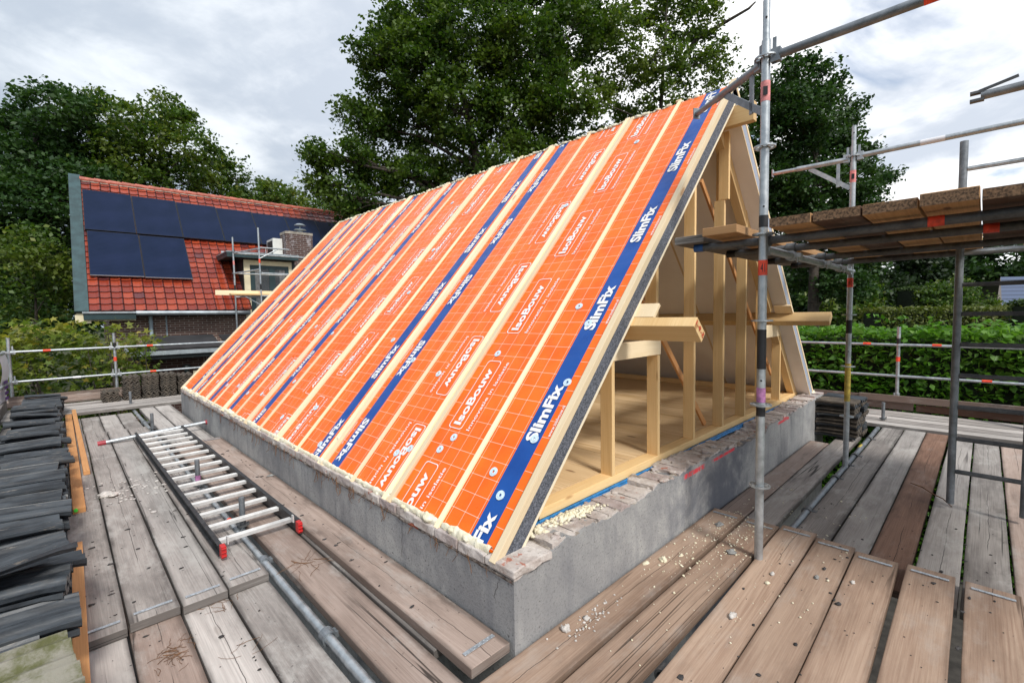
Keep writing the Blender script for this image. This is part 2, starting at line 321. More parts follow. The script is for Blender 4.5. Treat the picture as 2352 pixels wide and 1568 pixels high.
# brick wall (UV in metres)
def brickmat(name, c1, c2, mo, salt=0.0):
    m, nt, b = mat(name, .85, 0, .2)
    uv = nd(nt, 'ShaderNodeUVMap').outputs[0]
    br = nd(nt, 'ShaderNodeTexBrick', {'offset': .5}, Vector=uv, Color1=c1, Color2=c2, Mortar=mo, Scale=1.0, Mortar_Size=.0065, Mortar_Smooth=.1, Bias=-.1, Brick_Width=.225, Row_Height=.067)
    g = nd(nt, 'ShaderNodeTexCoord').outputs['Object']
    col = mixc(nt, mth(nt, 'MULTIPLY', ramp(nt, noise(nt, g, 2, 5, .6), .4, .7), .3), br.outputs['Color'], tuple(x * .5 for x in c1))
    if salt: col = mixc(nt, mth(nt, 'MULTIPLY', ramp(nt, noise(nt, mapping(nt, g, (3, 3, 2)), 1, 7, .7), .5, .64), salt), col, (.55, .53, .55))
    setc(nt, b, col); bump(nt, b, br.outputs['Fac'], -.004, .7)
    return m
brickmat('brick_brown', (.12, .066, .054), (.19, .11, .088), (.46, .42, .37))
brickmat('brick_dark', (.055, .028, .024), (.09, .045, .037), (.22, .19, .17))
brickmat('brick_chimney', (.07, .036, .03), (.11, .06, .05), (.30, .28, .27), .6)
# blue-grey distant roof
m, nt, b = mat('slate_tile', .35, 0, .5)
uv = nd(nt, 'ShaderNodeUVMap').outputs[0]
fr = nd(nt, 'ShaderNodeSeparateXYZ', None, Vector=nd(nt, 'ShaderNodeVectorMath', {'operation': 'FRACTION'}, _0=uv).outputs[0])
sn = mth(nt, 'SINE', mth(nt, 'MULTIPLY', fr.outputs[0], 6.283)); 
col = mixc(nt, ramp(nt, fr.outputs[1], .25, .1), (.075, .10, .165), (.02, .025, .045)); setc(nt, b, col)
flat('roof_taupe', (.16, .145, .13), .8, var=.15)
flat('wall_taupe', (.15, .13, .115), .8, var=.15)
# ground
m, nt, b = mat('grass_ground', .95, 0, .1)
g = nd(nt, 'ShaderNodeNewGeometry').outputs['Position']
c0 = mixc(nt, ramp(nt, noise(nt, g, .6, 7, .7), .35, .65), (.035, .05, .018), (.09, .085, .055)); setc(nt, b, mixc(nt, ramp(nt, noise(nt, g, 14, 4), .4, .7), c0, (.03, .04, .015)))
flat('asphalt', (.055, .055, .055), .9, var=.2)
flat('underlay_dark', (.05, .045, .04), .95, var=.5, vs=4)
LB = 1.28
def leafmat(name, c1, c2, c3, trans=.35, rough=.5):
    c3 = tuple(k * LB for k in c3)
    m, nt, b = mat(name, rough, 0, .35)
    isl = nd(nt, 'ShaderNodeNewGeometry').outputs['Random Per Island']
    g = nd(nt, 'ShaderNodeTexCoord').outputs['Object']
    col = mixc(nt, ramp(nt, isl, 0, .8, False), tuple(k * LB for k in c1), tuple(k * LB for k in c2)); col = mixc(nt, ramp(nt, isl, .86, 1.0), col, c3)
    col = mixc(nt, mth(nt, 'MULTIPLY', ramp(nt, noise(nt, g, .55, 3), .45, .65), .45), col, c3)
    setc(nt, b, col)
    tr = nd(nt, 'ShaderNodeBsdfTranslucent', None, Color=nd(nt, 'ShaderNodeVectorMath', {'operation': 'MULTIPLY'}, _0=col, _1=(1.5, 1.7, .7)).outputs[0])
    ms = nd(nt, 'ShaderNodeMixShader', None, _0=trans, _1=b.outputs[0], _2=tr.outputs[0])
    nt.links.new(ms.outputs[0], nt.nodes['Material Output'].inputs['Surface'])
    return m
leafmat('leaf_oak', (.018, .042, .007), (.046, .086, .012), (.095, .135, .02), .3)
leafmat('leaf_oak_light', (.035, .065, .012), (.075, .115, .020), (.13, .15, .03), .35)
leafmat('leaf_dark', (.012, .034, .010), (.026, .062, .014), (.045, .085, .02), .25)
leafmat('leaf_mid', (.022, .05, .008), (.055, .10, .015), (.13, .15, .025), .3)
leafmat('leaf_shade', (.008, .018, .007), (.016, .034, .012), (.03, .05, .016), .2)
leafmat('leaf_hedge', (.040, .11, .012), (.075, .18, .022), (.13, .24, .04), .35, .4)
leafmat('leaf_conifer', (.026, .050, .014), (.045, .078, .02), (.07, .10, .03), .2)
leafmat('leaf_farhedge', (.05, .075, .015), (.09, .11, .025), (.16, .16, .05), .25)
leafmat('leaf_maple', (.045, .085, .014), (.12, .17, .025), (.33, .26, .06), .35)
flat('bark', (.055, .045, .035), .95, var=.4, vs=7, bmp=.02)
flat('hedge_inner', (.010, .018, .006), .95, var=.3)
# ------------------------------------------------------------------ mesh helpers
class MB:
    def __init__(s): s.v = []; s.f = []; s.uv = []; s.smooth = []
    def add(s, vs, fs, uvs=None, smooth=False):
        o = len(s.v); s.v += [tuple(v) for v in vs]
        for i, f in enumerate(fs):
            s.f.append([o + k for k in f]); s.smooth.append(smooth)
            s.uv.append(uvs[i] if uvs else [(0, 0)] * len(f))
    def box(s, c, ax, ay, az, lx, ly, lz, jit=0.0, seg=1):      # centre, unit axes, full lengths; UV u runs along ax
        c = Vector(c); ax = Vector(ax).normalized(); ay = Vector(ay).normalized(); az = Vector(az).normalized()
        o = (random.uniform(0, 20), random.uniform(0, 20))
        P = []
        for i in range(seg + 1):
            for (j, k) in ((-.5, -.5), (.5, -.5), (.5, .5), (-.5, .5)):
                t = i / seg - .5
                P.append(c + ax * (lx * t) + ay * (ly * j + random.uniform(-jit, jit)) + az * (lz * k + random.uniform(-jit, jit) * .6))
        fs = []; uvs = []
        off = [0, ly, ly + lz, 2 * ly + lz, 2 * ly + 2 * lz]
        for i in range(seg):
            for q in range(4):
                a = i * 4 + q; b_ = i * 4 + (q + 1) % 4
                fs.append((a, b_, b_ + 4, a + 4)); u0 = lx * i / seg; u1 = lx * (i + 1) / seg
                uvs.append([(u0 + o[0], off[q] + o[1]), (u0 + o[0], off[q + 1] + o[1]), (u1 + o[0], off[q + 1] + o[1]), (u1 + o[0], off[q] + o[1])])
        n = seg * 4
        fs.append((3, 2, 1, 0)); fs.append((n, n + 1, n + 2, n + 3))
        e = [(o[0], o[1]), (o[0] + .03, o[1]), (o[0] + .03, o[1] + lz), (o[0], o[1] + lz)]
        uvs += [e[::-1], e]
        s.add(P, fs, uvs)
    def abox(s, x0, x1, y0, y1, z0, z1, along='x', **k):
        c = ((x0 + x1) / 2, (y0 + y1) / 2, (z0 + z1) / 2); X, Y, Z = (1, 0, 0), (0, 1, 0), (0, 0, 1)
        if along == 'x': s.box(c, X, Y, Z, x1 - x0, y1 - y0, z1 - z0, **k)
        elif along == 'y': s.box(c, Y, (-1, 0, 0), Z, y1 - y0, x1 - x0, z1 - z0, **k)
        else: s.box(c, Z, X, Y, z1 - z0, x1 - x0, y1 - y0, **k)
    def tube(s, a, b, r, n=14, r2=None, cap=True, rings=1):
        a = Vector(a); b = Vector(b); d = (b - a).normalized(); r2 = r if r2 is None else r2
        t = d.cross(Vector((0, 0, 1)));
        if t.length < .01: t = d.cross(Vector((1, 0, 0)))
        t.normalize(); q = d.cross(t)
        P = []
        for e in range(rings + 1):
            c = a.lerp(b, e / rings); rr = r + (r2 - r) * e / rings
            for i in range(n):
                an = 2 * math.pi * i / n; P.append(c + (t * math.cos(an) + q * math.sin(an)) * rr)
        fs = [[e * n + i, e * n + (i + 1) % n, (e + 1) * n + (i + 1) % n, (e + 1) * n + i][::-1] for e in range(rings) for i in range(n)]
        s.add(P, fs, None, True)
        if cap:
            s.add(P[:n], [list(range(n))]); s.add(P[-n:], [list(range(n))[::-1]])
    def pipe(s, pts, radii, n=8):
        for i in range(len(pts) - 1): s.tube(pts[i], pts[i + 1], radii[i], n, radii[i + 1], cap=(i == 0 or i == len(pts) - 2))
    def disc_ring(s, c, ax, r0, r1, th, n=20):          # ring (washer / rosette)
        ax = Vector(ax).normalized(); t = ax.orthogonal().normalized(); q = ax.cross(t); c = Vector(c)
        P = []
        for (r, h) in ((r0, -th / 2), (r1, -th / 2), (r1, th / 2), (r0, th / 2)):
            for i in range(n):
                an = 2 * math.pi * i / n; P.append(c + (t * math.cos(an) + q * math.sin(an)) * r + ax * h)
        fs = []
        for k in range(4):
            for i in range(n):
                fs.append((k * n + i, k * n + (i + 1) % n, ((k + 1) % 4) * n + (i + 1) % n, ((k + 1) % 4) * n + i))
        s.add(P, fs)
    def blob(s, c, r, squash=(1, 1, 1), amp=.25, seg=8, rings=6, freq=2.2):
        c = Vector(c); P = []; so_ = Vector((random.uniform(0, 50), random.uniform(0, 50), random.uniform(0, 50)))
        for i in range(rings + 1):
            th = math.pi * i / rings
            for j in range(seg):
                ph = 2 * math.pi * j / seg
                d = Vector((math.sin(th) * math.cos(ph), math.sin(th) * math.sin(ph), math.cos(th)))
                k = r * (1 + amp * mnoise.noise(d * freq + so_) * 1.6)
                P.append(c + Vector((d.x * squash[0], d.y * squash[1], d.z * squash[2])) * k)
        fs = [(i * seg + j, (i + 1) * seg + j, (i + 1) * seg + (j + 1) % seg, i * seg + (j + 1) % seg) for i in range(rings) for j in range(seg)]
        s.add(P, fs, None, True)
    def build(s, name, material, parent=None, bevel=0.0):
        me = bpy.data.meshes.new(name)
        if parent is None:
            a = np.array(s.v); base = Vector(((a[:, 0].min() + a[:, 0].max()) / 2, (a[:, 1].min() + a[:, 1].max()) / 2, a[:, 2].min())); loc = base
        else:
            base = Vector(parent['_base']); loc = Vector((0, 0, 0))
        me.from_pydata([(v[0] - base[0], v[1] - base[1], v[2] - base[2]) for v in s.v], [], s.f)
        ul = me.uv_layers.new(name='UVMap'); ul.data.foreach_set('uv', [c for f in s.uv for p in f for c in p])
        me.polygons.foreach_set('use_smooth', s.smooth)
        me.materials.append(MATS[material]); me.update()
        o = bpy.data.objects.new(name, me); S.collection.objects.link(o); o.location = loc
        if parent is not None: o.parent = parent
        BASES[o] = tuple(base); o['_base'] = tuple(base)
        if bevel:
            bm = o.modifiers.new('bevel', 'BEVEL'); bm.width = bevel; bm.segments = 2; bm.limit_method = 'ANGLE'; bm.angle_limit = rad(50)
        return o
BASES = {}
def tag(o, label=None, cat=None, group=None, kind=None):
    if label: o['label'] = label
    if cat: o['category'] = cat
    if group: o['group'] = group
    if kind: o['kind'] = kind
    return o
def thing(name, loc, label, cat, group=None):
    o = bpy.data.objects.new(name, None); S.collection.objects.link(o); o.location = loc; o['_base'] = tuple(loc); o.empty_display_size = .2
    return tag(o, label, cat, group)
def copy_tree(o, parent=None):
    c = o.copy(); S.collection.objects.link(c); c.parent = parent
    for ch in [x for x in list(bpy.data.objects) if x.parent == o]: copy_tree(ch, c)
    return c
# text -> outline mesh cache
_tc = {}
def text_mesh(body, bold=.03):
    if (body, bold) in _tc: return _tc[(body, bold)]
    cu = bpy.data.curves.new('t', 'FONT'); cu.body = body; cu.size = 1; cu.offset = bold; cu.resolution_u = 3
    o = bpy.data.objects.new('t', cu); S.collection.objects.link(o)
    dg = bpy.context.evaluated_depsgraph_get(); me = bpy.data.meshes.new_from_object(o.evaluated_get(dg))
    V = np.array([v.co[:] for v in me.vertices]); Fs = [list(p.vertices) for p in me.polygons]
    bpy.data.objects.remove(o); bpy.data.curves.remove(cu); bpy.data.meshes.remove(me)
    lo = V.min(0); hi = V.max(0); V = (V - lo) / np.where(hi - lo < 1e-6, 1, hi - lo)
    _tc[(body, bold)] = (V, Fs); return V, Fs
def put_text(mb, body, origin, ux, uy, length, height, bold=.03):
    V, Fs = text_mesh(body, bold); ux = Vector(ux); uy = Vector(uy); o = Vector(origin)
    mb.add([o + ux * (v[0] * length) + uy * (v[1] * height) for v in V], Fs)
X, Y, Z = Vector((1, 0, 0)), Vector((0, 1, 0)), Vector((0, 0, 1))
# ------------------------------------------------------------------ ground
GZ = -2.75
g_ = MB(); g_.add([(-400, -400, GZ), (400, -400, GZ), (400, 400, GZ), (-400, 400, GZ)], [(0, 1, 2, 3)]); tag(g_.build('ground', 'grass_ground'), kind='structure')
rd = MB(); rd.add([(24, 4, GZ + .01), (60, 6, GZ + .01), (60, 9.5, GZ + .01), (24, 7, GZ + .01)], [(0, 1, 2, 3)]); tag(rd.build('road', 'asphalt'), kind='structure')
pv = MB(); pv.add([(-6, -6, GZ + .02), (9.2, -6, GZ + .02), (9.2, 13, GZ + .02), (-6, 13, GZ + .02)], [(0, 1, 2, 3)]); tag(pv.build('ground', 'underlay_dark'), kind='structure')
# ------------------------------------------------------------------ the building under its new roof
B = thing('house_under_construction', (2.87, 4, GZ), 'house shell with concrete parapet and steep orange insulated roof under construction', 'house')
# upstand walls
YB = 8.05; XR = 5.74
wl = MB()
def ragged_wall(mb, p0, p1, inward, th, z0, tops):
    n = len(tops) - 1; p0 = Vector(p0); p1 = Vector(p1); inward = Vector(inward)
    out = [p0.lerp(p1, i / n) for i in range(n + 1)]
    V = []
    for i, p in enumerate(out):
        V += [p + Z * z0, p + Z * tops[i], p + inward * th + Z * (tops[i] - .01), p + inward * th + Z * z0]
    fs = []
    for i in range(n):
        a = i * 4; b2 = a + 4
        fs += [(a, b2, b2 + 1, a + 1), (a + 1, b2 + 1, b2 + 2, a + 2), (a + 2, b2 + 2, b2 + 3, a + 3)]
    fs += [(0, 1, 2, 3), (n * 4 + 3, n * 4 + 2, n * 4 + 1, n * 4)]
    mb.add(V, fs)
N = 180; tops = []
key = [(0, .335), (.18, .34), (.22, .37), (.34, .40), (.65, .388), (.98, .38), (1.3, .377), (1.38, .415), (1.57, .392), (1.69, .415), (2.2, .408), (2.6, .40), (2.73, .36), (3.03, .362), (3.45, .352), (3.55, .41), (4.26, .388), (4.6, .41), (5.3, .42), (5.74, .43)]
for i in range(N + 1):
    x = XR * i / N; tops.append(float(np.interp(x, [k[0] for k in key], [k[1] for k in key])) + random.uniform(-.007, .007) + .012 * mnoise.noise(Vector((x * 9, 0, 0))))
ragged_wall(wl, (0, 0, 0), (XR, 0, 0), (0, 1, 0), .245, GZ, tops)
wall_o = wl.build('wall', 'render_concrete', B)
wl = MB(); te = [.335 + .006 * mnoise.noise(Vector((i * .35, 3, 0))) for i in range(121)]
ragged_wall(wl, (0, .245, 0), (0, YB, 0), (1, 0, 0), .24, GZ, te)
wl.abox(XR - .24, XR, .245, YB, GZ, .38); wl.abox(.24, XR - .24, YB - .24, YB, GZ, .38)
wl.build('wall', 'render_concrete', B)
# brick coping of the eave wall
cp = MB(); y = -.015; i = 0
while y < 8.0:
    L = random.choice((.205, .21, .215, .20)); 
    if i == 0: cp.box((.118, .085, .376), (1, 0, 0), (0, 1, 0), (0, 0, 1), .26, .20, .042, jit=.006, seg=4); cp.box((.11, .09, .343), (1, 0, 0), (0, 1, 0), (0, 0, 1), .22, .17, .022, jit=.006, seg=4); y = .19
    else:
        xo = random.uniform(-.006, .008)
        cp.box((.05 + xo, y + L / 2, .367 + random.uniform(-.004, .004)), (0, 1, 0), (-1, 0, 0), (0, 0, 1), L - .008, .11, .052, jit=.005, seg=3)
        cp.box((.16 + xo, y + L / 2, .366 + random.uniform(-.004, .004)), (0, 1, 0), (-1, 0, 0), (0, 0, 1), L - .008, .10, .052, jit=.004, seg=2)
        y += L
    i += 1
tag(cp.build('brick_coping', 'old_brick', B, bevel=.006))
dl = MB(); V = []
for i in range(501):
    y = .0 + 7.98 * i / 500; a_ = .006 + .010 * mnoise.noise(Vector((y * 9, 0, 1))); lo = .322 + .010 * mnoise.noise(Vector((y * 6, 2, 1))) + .007 * mnoise.noise(Vector((y * 25, 2, 1)))
    V += [(.03, y, .346), (-.002 - max(.001, a_), y, .343), (-.003 - max(.001, a_ * .7), y, lo + .008), (.0005, y, lo)]
dl.add(V, [(i * 4 + k, i * 4 + k + 1, i * 4 + k + 5, i * 4 + k + 4) for i in range(500) for k in range(3)], None, True); dl.build('mortar_ledge', 'dirt_mortar', B)
# broken brick top of the gable wall
gp = MB(); x = .27
while x < XR - .05:
    wb = random.uniform(.095, .115); t = float(np.interp(x + wb / 2, [k[0] for k in key], [k[1] for k in key]))
    ys = random.uniform(.0, .035); ye = random.uniform(.19, .225)
    if 2.70 < x < 3.46: ys += .05
    gp.box((x + wb / 2, (ys + ye) / 2, t - .014 + random.uniform(-.007, .007)), (0, 1, 0), (-1, 0, random.uniform(-.05, .05)), (random.uniform(-.05, .05), 0, 1), ye - ys, wb - random.uniform(.004, .016), .05, jit=.006, seg=4)
    x += wb
for k in range(80):
    x = random.uniform(.25, 5.6); t = float(np.interp(x, [q[0] for q in key], [q[1] for q in key])); gp.blob((x, random.uniform(.02, .22), t + .012), random.uniform(.008, .03), (1.4, 1, .5), .5, 6, 4)
gp.build('broken_brick_top', 'old_brick', B, bevel=.004)
mo = MB(); nx, ny = 230, 9; V = []
for i in range(nx + 1):
    for j in range(ny + 1):
        x = .10 + (XR - .12) * i / nx; yy = .004 + .236 * j / ny
        t = float(np.interp(x, [k[0] for k in key], [k[1] for k in key])) + .016 * mnoise.noise(Vector((x * 7, yy * 14, 0))) + .009 * mnoise.noise(Vector((x * 30, yy * 30, 5))) - (.01 if j == 0 else 0)
        V.append((x, yy, t - .001))
mo.add(V, [(i * (ny + 1) + j, (i + 1) * (ny + 1) + j, (i + 1) * (ny + 1) + j + 1, i * (ny + 1) + j + 1) for i in range(nx) for j in range(ny)], None, False)
mo.build('mortar_bed', 'mortar', B)
# floor deck, plate, membrane
fd = MB()
for k in range(5):
    fd.abox(.55 + k * 1.0, 1.546 + k * 1.0, .36, YB - .26, .425, .455 + (k % 2) * .0005, 'y')
fd.build('floor_deck', 'plywood', B)
pl_ = MB(); pl_.box((3.02, .30, .428), X, Y, Z, 5.14, .10, .058, jit=.0); pl_.build('bottom_plate', 'fresh_wood', B, bevel=.003)
mm = MB(); V = []
for i in range(161):
    x = .36 + 5.2 * i / 160; wv = .012 * mnoise.noise(Vector((x * 3.2, 0, 0))); dr = .014 * mnoise.noise(Vector((x * 7, 4, 0))); low = .055 if 3.4 < x < 4.5 else 0
    V += [(x, .2485, .399), (x, .236 + wv * .3, .404), (x, .222 + wv, .396 + dr * .5), (x, .216 + wv + low * .2, .378 + dr - low)]
mm.add(V, [(i * 4 + j, i * 4 + j + 1, i * 4 + j + 5, i * 4 + j + 4) for i in range(160) for j in range(3)], None, True)
mm.tube((.42, .228, .402), (5.5, .226, .404), .009, 8)
mm.build('damp_membrane', 'membrane_blue', B)
sole = MB(); sole.abox(5.25, 5.31, .40, 7.7, .456, .52, 'y'); sole.abox(.55, 5.2, 7.62, 7.68, .456, .52); sole.build('bottom_plate', 'fresh_wood', B)
# roof planes
E0 = Vector((.023, .11, .397)); SV = Vector((.6759, 0, .7370)); NV = Vector((-.7370, 0, .6759)); XRI = 2.875; SL = 4.21
def RP(y, s, n=0.0): return Vector((E0.x, y, E0.z)) + SV * s + NV * n
def RM(y, s, n=0.0):
    p = RP(y, s, n); return Vector((2 * XRI - p.x, p.y, p.z))
def roof_box(mb, P, y0, y1, s0, s1, n0, n1, seg=1, jit=0.0):
    a = P(0, 0, 0); s = P(0, 1, 0) - a; n = P(0, 0, 1) - a
    c = P((y0 + y1) / 2, (s0 + s1) / 2, (n0 + n1) / 2)
    ay = Y if P is RM else -Y
    mb.box(c, s, Y, n, s1 - s0, y1 - y0, n1 - n0, seg=seg, jit=jit)
edges = [.11, 1.145, 2.175, 3.225, 4.240, 5.262, 6.28, 7.225, 8.0]
flips = [0, 1, 0, 1, 1, 1, 1, 0]
sl_phase = [.600, 2.075, .81, 1.842, 1.66, 1.54, 1.9, .35]     # where the blue-stripe word starts (top when flipped)
bx_phase = [.560, 1.333, .779, 1.873, 1.71, 1.6, 1.2, .4]
mids = [.628, 1.655, 2.735, 3.80, 4.755, 5.83, 6.81, None]
glabels = ['orange roof panel nearest the camera with bold blue stripe along the gable', None]
for k in range(8):
    y0, y1 = edges[k], edges[k + 1]; w_ = y1 - y0; fl_ = flips[k]
    e0 = y0 + (.004 if k else 0); e1 = y1 - .004
    core = MB(); roof_box(core, RP, e0, e1, .012, SL - .02, -.105, -.021)
    po = core.build('roof_panel', 'eps_grey', B); 
    brd = MB(); roof_box(brd, RP, e0, e1, 0, SL - .02, -.124, -.1055); brd.build('inner_board', 'inner_board_left', po)
    top = MB(); roof_box(top, RP, e0 + (.001 if k else .042), e1, 0, SL, -.0205, -.003); top.build('top_board', 'osb_strip', po)
    # foil sheet
    fw0 = y0 + (.062 if k == 0 else 0.004); fo = MB(); n_s = 40; n_y = 10; V = []; U = []
    for i in range(n_s + 1):
        for j in range(n_y + 1):
            s = .004 + (SL - .006) * i / n_s; yy = fw0 + (y1 - .004 - fw0) * j / n_y
            V.append(RP(yy, s, .0 + .0012 * mnoise.noise(Vector((yy * 3, s * 3, 0))))); U.append((yy - y0, s))
    fs = [(i * (n_y + 1) + j, (i + 1) * (n_y + 1) + j, (i + 1) * (n_y + 1) + j + 1, i * (n_y + 1) + j + 1) for i in range(n_s) for j in range(n_y)]
    fo.add(V, fs, [[U[q] for q in f] for f in fs], True)
    ph = bx_phase[k] % .81 if not fl_ else (bx_phase[k] - .56) % .81
    foil('foil_%d' % k, w_, fl_, ph); MATS['foil'] = MATS['foil_%d' % k]
    fo.build('printed_foil', 'foil', po)
    # lettering
    tx = MB(); n_l = .004
    def PT(u, s): return RP(y0 + u if not fl_ else y1 - u, s, n_l)
    sx_ = SV if not fl_ else -SV; yx_ = Y if not fl_ else -Y
    reps = [r_ for r_ in range(-8, 9)]; fo_ = .042 if fl_ else 0
    def clipped(body, s_start, L, u, h, bold):
        a, b2 = (s_start, s_start + L) if not fl_ else (s_start - L, s_start)
        if b2 < .06 or a > SL - .05: return
        V, Fs = text_mesh(body, bold); keep = []; pts = []
        for v in V:
            s = s_start + (v[0] * L if not fl_ else -v[0] * L); pts.append(PT(u + v[1] * h, s)); keep.append(.002 < s < SL - .02)
        Fk = [f for f in Fs if all(keep[i] for i in f)]
        tx.add(pts, Fk)
    for r_ in reps:
        st = sl_phase[k] + r_ * .813
        clipped('SlimFix', st, .388, .143, .083, .04)
        qs = .05 if not fl_ else -.05
        clipped('www.isobouw.nl', st + qs, .205, .064, .022, .014)
        sb = bx_phase[k] + r_ * .81
        sg = 1 if not fl_ else -1
        clipped('IsoBouw', sb + sg * .03, .455, .80 + fo_, .072, .035)
        clipped('Innovatie in isolatie', sb + sg * .006, .545, .692 + fo_, .030, .014)
        # rounded printed frame
        cs = []; u0_, u1_, R_ = .768 + fo_, .905 + fo_, .022; L = .556
        for (cu_, cs_, a0) in ((u1_ - R_, L - R_, 0), (u0_ + R_, L - R_, 90), (u0_ + R_, R_, 180), (u1_ - R_, R_, 270)):
            for t in range(0, 91, 30):
                an = rad(a0 + t); cs.append((cu_ + R_ * math.cos(an), cs_ + R_ * math.sin(an)))
        nC = len(cs); V = []; cu_m = (u0_ + u1_) / 2; cs_m = L / 2
        ok = []
        for (uu, ss) in cs:
            for d in (0, .0055):
                u2 = uu - math.copysign(d, uu - cu_m); s2 = ss - math.copysign(d, ss - cs_m)
                sw = sb + sg * s2; V.append(PT(u2, sw)); ok.append(.0 < sw < SL - .02)
        Fk = []
        for q in range(nC):
            a2, b2 = q * 2, ((q + 1) % nC) * 2
            if ok[a2] and ok[b2]: Fk.append((a2, b2, b2 + 1, a2 + 1))
            elif (ok[a2] or ok[b2]) and abs((V[a2] - V[b2]).z) > .1:
                hi, lo = (a2, b2) if ok[a2] else (b2, a2)
                t = .02 if (V[lo].z < V[hi].z) else SL - .03
                def clipv(vi, vj):
                    sa = (V[vi] - RP(0, 0, n_l)).dot(SV); sb2 = (V[vj] - RP(0, 0, n_l)).dot(SV); return V[vj].lerp(V[vi], (t - sb2) / (sa - sb2))
                c0_, c1_ = clipv(hi, lo), clipv(hi + 1, lo + 1); base_ = len(V); V += [c0_, c1_]; ok += [True, True]
                Fk.append((hi, base_, base_ + 1, hi + 1))
        tx.add(V, Fk)
    tx.build('lettering', 'print_white', po)
    # battens
    def batten(ya, yb, s0=-.02, s1=SL + .02, h=.025):
        bt = MB(); roof_box(bt, RP, ya, yb, s0, s1, .001, h, seg=10, jit=.0012); return bt.build('batten', 'batten_wood', po, bevel=.002)
    if k == 0:
        bt = MB(); roof_box(bt, RP, .1095, .151, -.035, SL + .05, -.0205, .024, seg=10, jit=.0008); bt.build('batten', 'batten_wood', po, bevel=.002)
    if mids[k]: batten(mids[k] - .036, mids[k] - .004, h=.018)
    if k: batten(y0 + .009, y0 + .052, h=.020)
    if k < 7: batten(y1 - .052, y1 - .009, h=.020)
    else: batten(y1 - .056, y1 - .006)
    # washers with screws
    wsh = {0: [(.43, .375), (.30, .27), (.245, 1.01), (.27, .62), (.47, 1.62), (.32, 1.47)], 1: [(1.05 + .20, .34), (1.36, .28), (1.48, .95), (1.95 - .01, 1.05), (1.02 + .25, 2.9)], 2: [(2.42, .12), (2.95, .4), (2.5, 1.25), (2.9, 1.9), (3.1, 2.6)], 3: [(3.5, .2), (3.9, .6), (3.95, 1.3), (3.6, 3.6)], 4: [(4.5, .35), (4.95, .3), (5.0, 1.5), (4.6, 1.4), (4.9, 3.4)], 5: [(5.5, .35), (5.95, .3), (5.7, 1.5)], 6: [(6.5, .3), (7.0, .4)], 7: [(7.4, .3)]}[k]
    if k == 0: wsh += [(.90, .50), (.97, 1.18), (.86, 3.7), (.96, .38 + .02)]
    for (wy, ws) in wsh:
        wm = MB(); c = RP(wy, ws, .004); wm.disc_ring(c, NV, .008, .027, .004, 20); wm.disc_ring(c + NV * .002, NV, .010, .015, .004, 16)
        wo = wm.build('washer', 'washer_metal', po)
# foam along seams, eave and ridge
for k in range(1, 8):
    fm = MB(); yk = edges[k]; NJ = 420; V = []; 
    for i in range(NJ + 1):
        s_ = .03 + (SL - .06) * i / NJ; hgt = .006 + .016 * max(0, mnoise.noise(Vector((yk * 3, s_ * 2.2, 0)))) + .012 * max(0, mnoise.noise(Vector((yk, s_ * 16, 2)))); wd = .009 + (.012 if hgt > .02 else 0) * (1 + mnoise.noise(Vector((s_ * 20, yk, 0))))
        for (a_, b_) in ((-1, .1), (-.6, .8), (0, 1.15), (.6, .8), (1, .1)): V.append(RP(yk + a_ * wd, s_, hgt * b_ + (.012 if hgt > .02 else 0)))
    fm.add(V, [(i * 5 + q, i * 5 + q + 1, i * 5 + q + 6, i * 5 + q + 5) for i in range(NJ) for q in range(4)], None, True); fm.build('joint_foam', 'foam', B)
fe = MB(); NE = 760; NR = 9; V = []
for i in range(NE + 1):
    y = .18 + 7.8 * i / NE
    big = max(0, mnoise.noise(Vector((y * 2.1, 7, 0)))) * 1.1 + sum(.9 * math.exp(-((y - c) / wd) ** 2) for c, wd in ((.70, .05), (.42, .10), (4.92, .10), (7.35, .08), (6.85, .05), (7.75, .1)))
    lump = 1 + .45 * mnoise.noise(Vector((y * 14, 1, 0))) + .35 * mnoise.noise(Vector((y * 34, 5, 0)))
    r_ = (.0135 + .016 * big) * lump
    if mids[0] and any(abs(y + .02 - m_) < .022 for m_ in [m for m in mids if m]): r_ *= .35
    for k in range(NR + 1):
        a_ = math.pi * 1.25 * k / NR - .45
        q_ = r_ * (1 + .35 * mnoise.noise(Vector((y * 26, a_ * 1.3, 3))))
        V.append(RP(y, .012 - math.cos(a_ + .5) * q_ * 1.15 - .3 * r_, .0 + math.sin(a_) * q_ + .2 * r_))
fe.add(V, [(i * (NR + 1) + k, i * (NR + 1) + k + 1, (i + 1) * (NR + 1) + k + 1, (i + 1) * (NR + 1) + k) for i in range(NE) for k in range(NR)], None, True)
for k in range(130):
    y = random.uniform(.2, 7.9); fe.blob(RP(y, random.uniform(-.012, .02), random.uniform(-.01, .008)), random.uniform(.008, .016), (1, 1.5, .8), .35, 8, 6)
for (y, r_) in ((.70, .030), (.73, .022), (4.88, .032), (4.96, .028), (7.36, .030), (7.8, .030), (.36, .022), (.48, .024)): fe.blob(RP(y, .01, .014), r_, (1, 1.5, .8), .3, 12, 9)
fe.build('eave_foam', 'foam', B)
fr_ = MB(); y = .45
while y < 8.0:
    if random.random() < .8: fr_.blob(RP(y, SL + random.uniform(-.01, .012), .0), random.uniform(.012, .030), (1, 1.3, .8), .4, 7, 5)
    y += .035
fr_.build('ridge_foam', 'foam', B)
fg = MB()
for k in range(240):
    a = random.gauss(0, .09); w_ = random.gauss(0, .022); hgt = .030 * math.exp(-(a / .09) ** 2 - (w_ / .025) ** 2)
    fg.blob((.62 + a, .145 + w_ - a * .12, .405 + hgt * random.random()), random.uniform(.004, .013), (1.2, 1, .8), .55, 7, 5, 3)
for k in range(14): fg.blob((.30 + random.uniform(-.05, .06), .12 + random.uniform(0, .08), .40 + random.uniform(0, .02)), random.uniform(.012, .026), (1, 1, .8), .4, 8, 6)
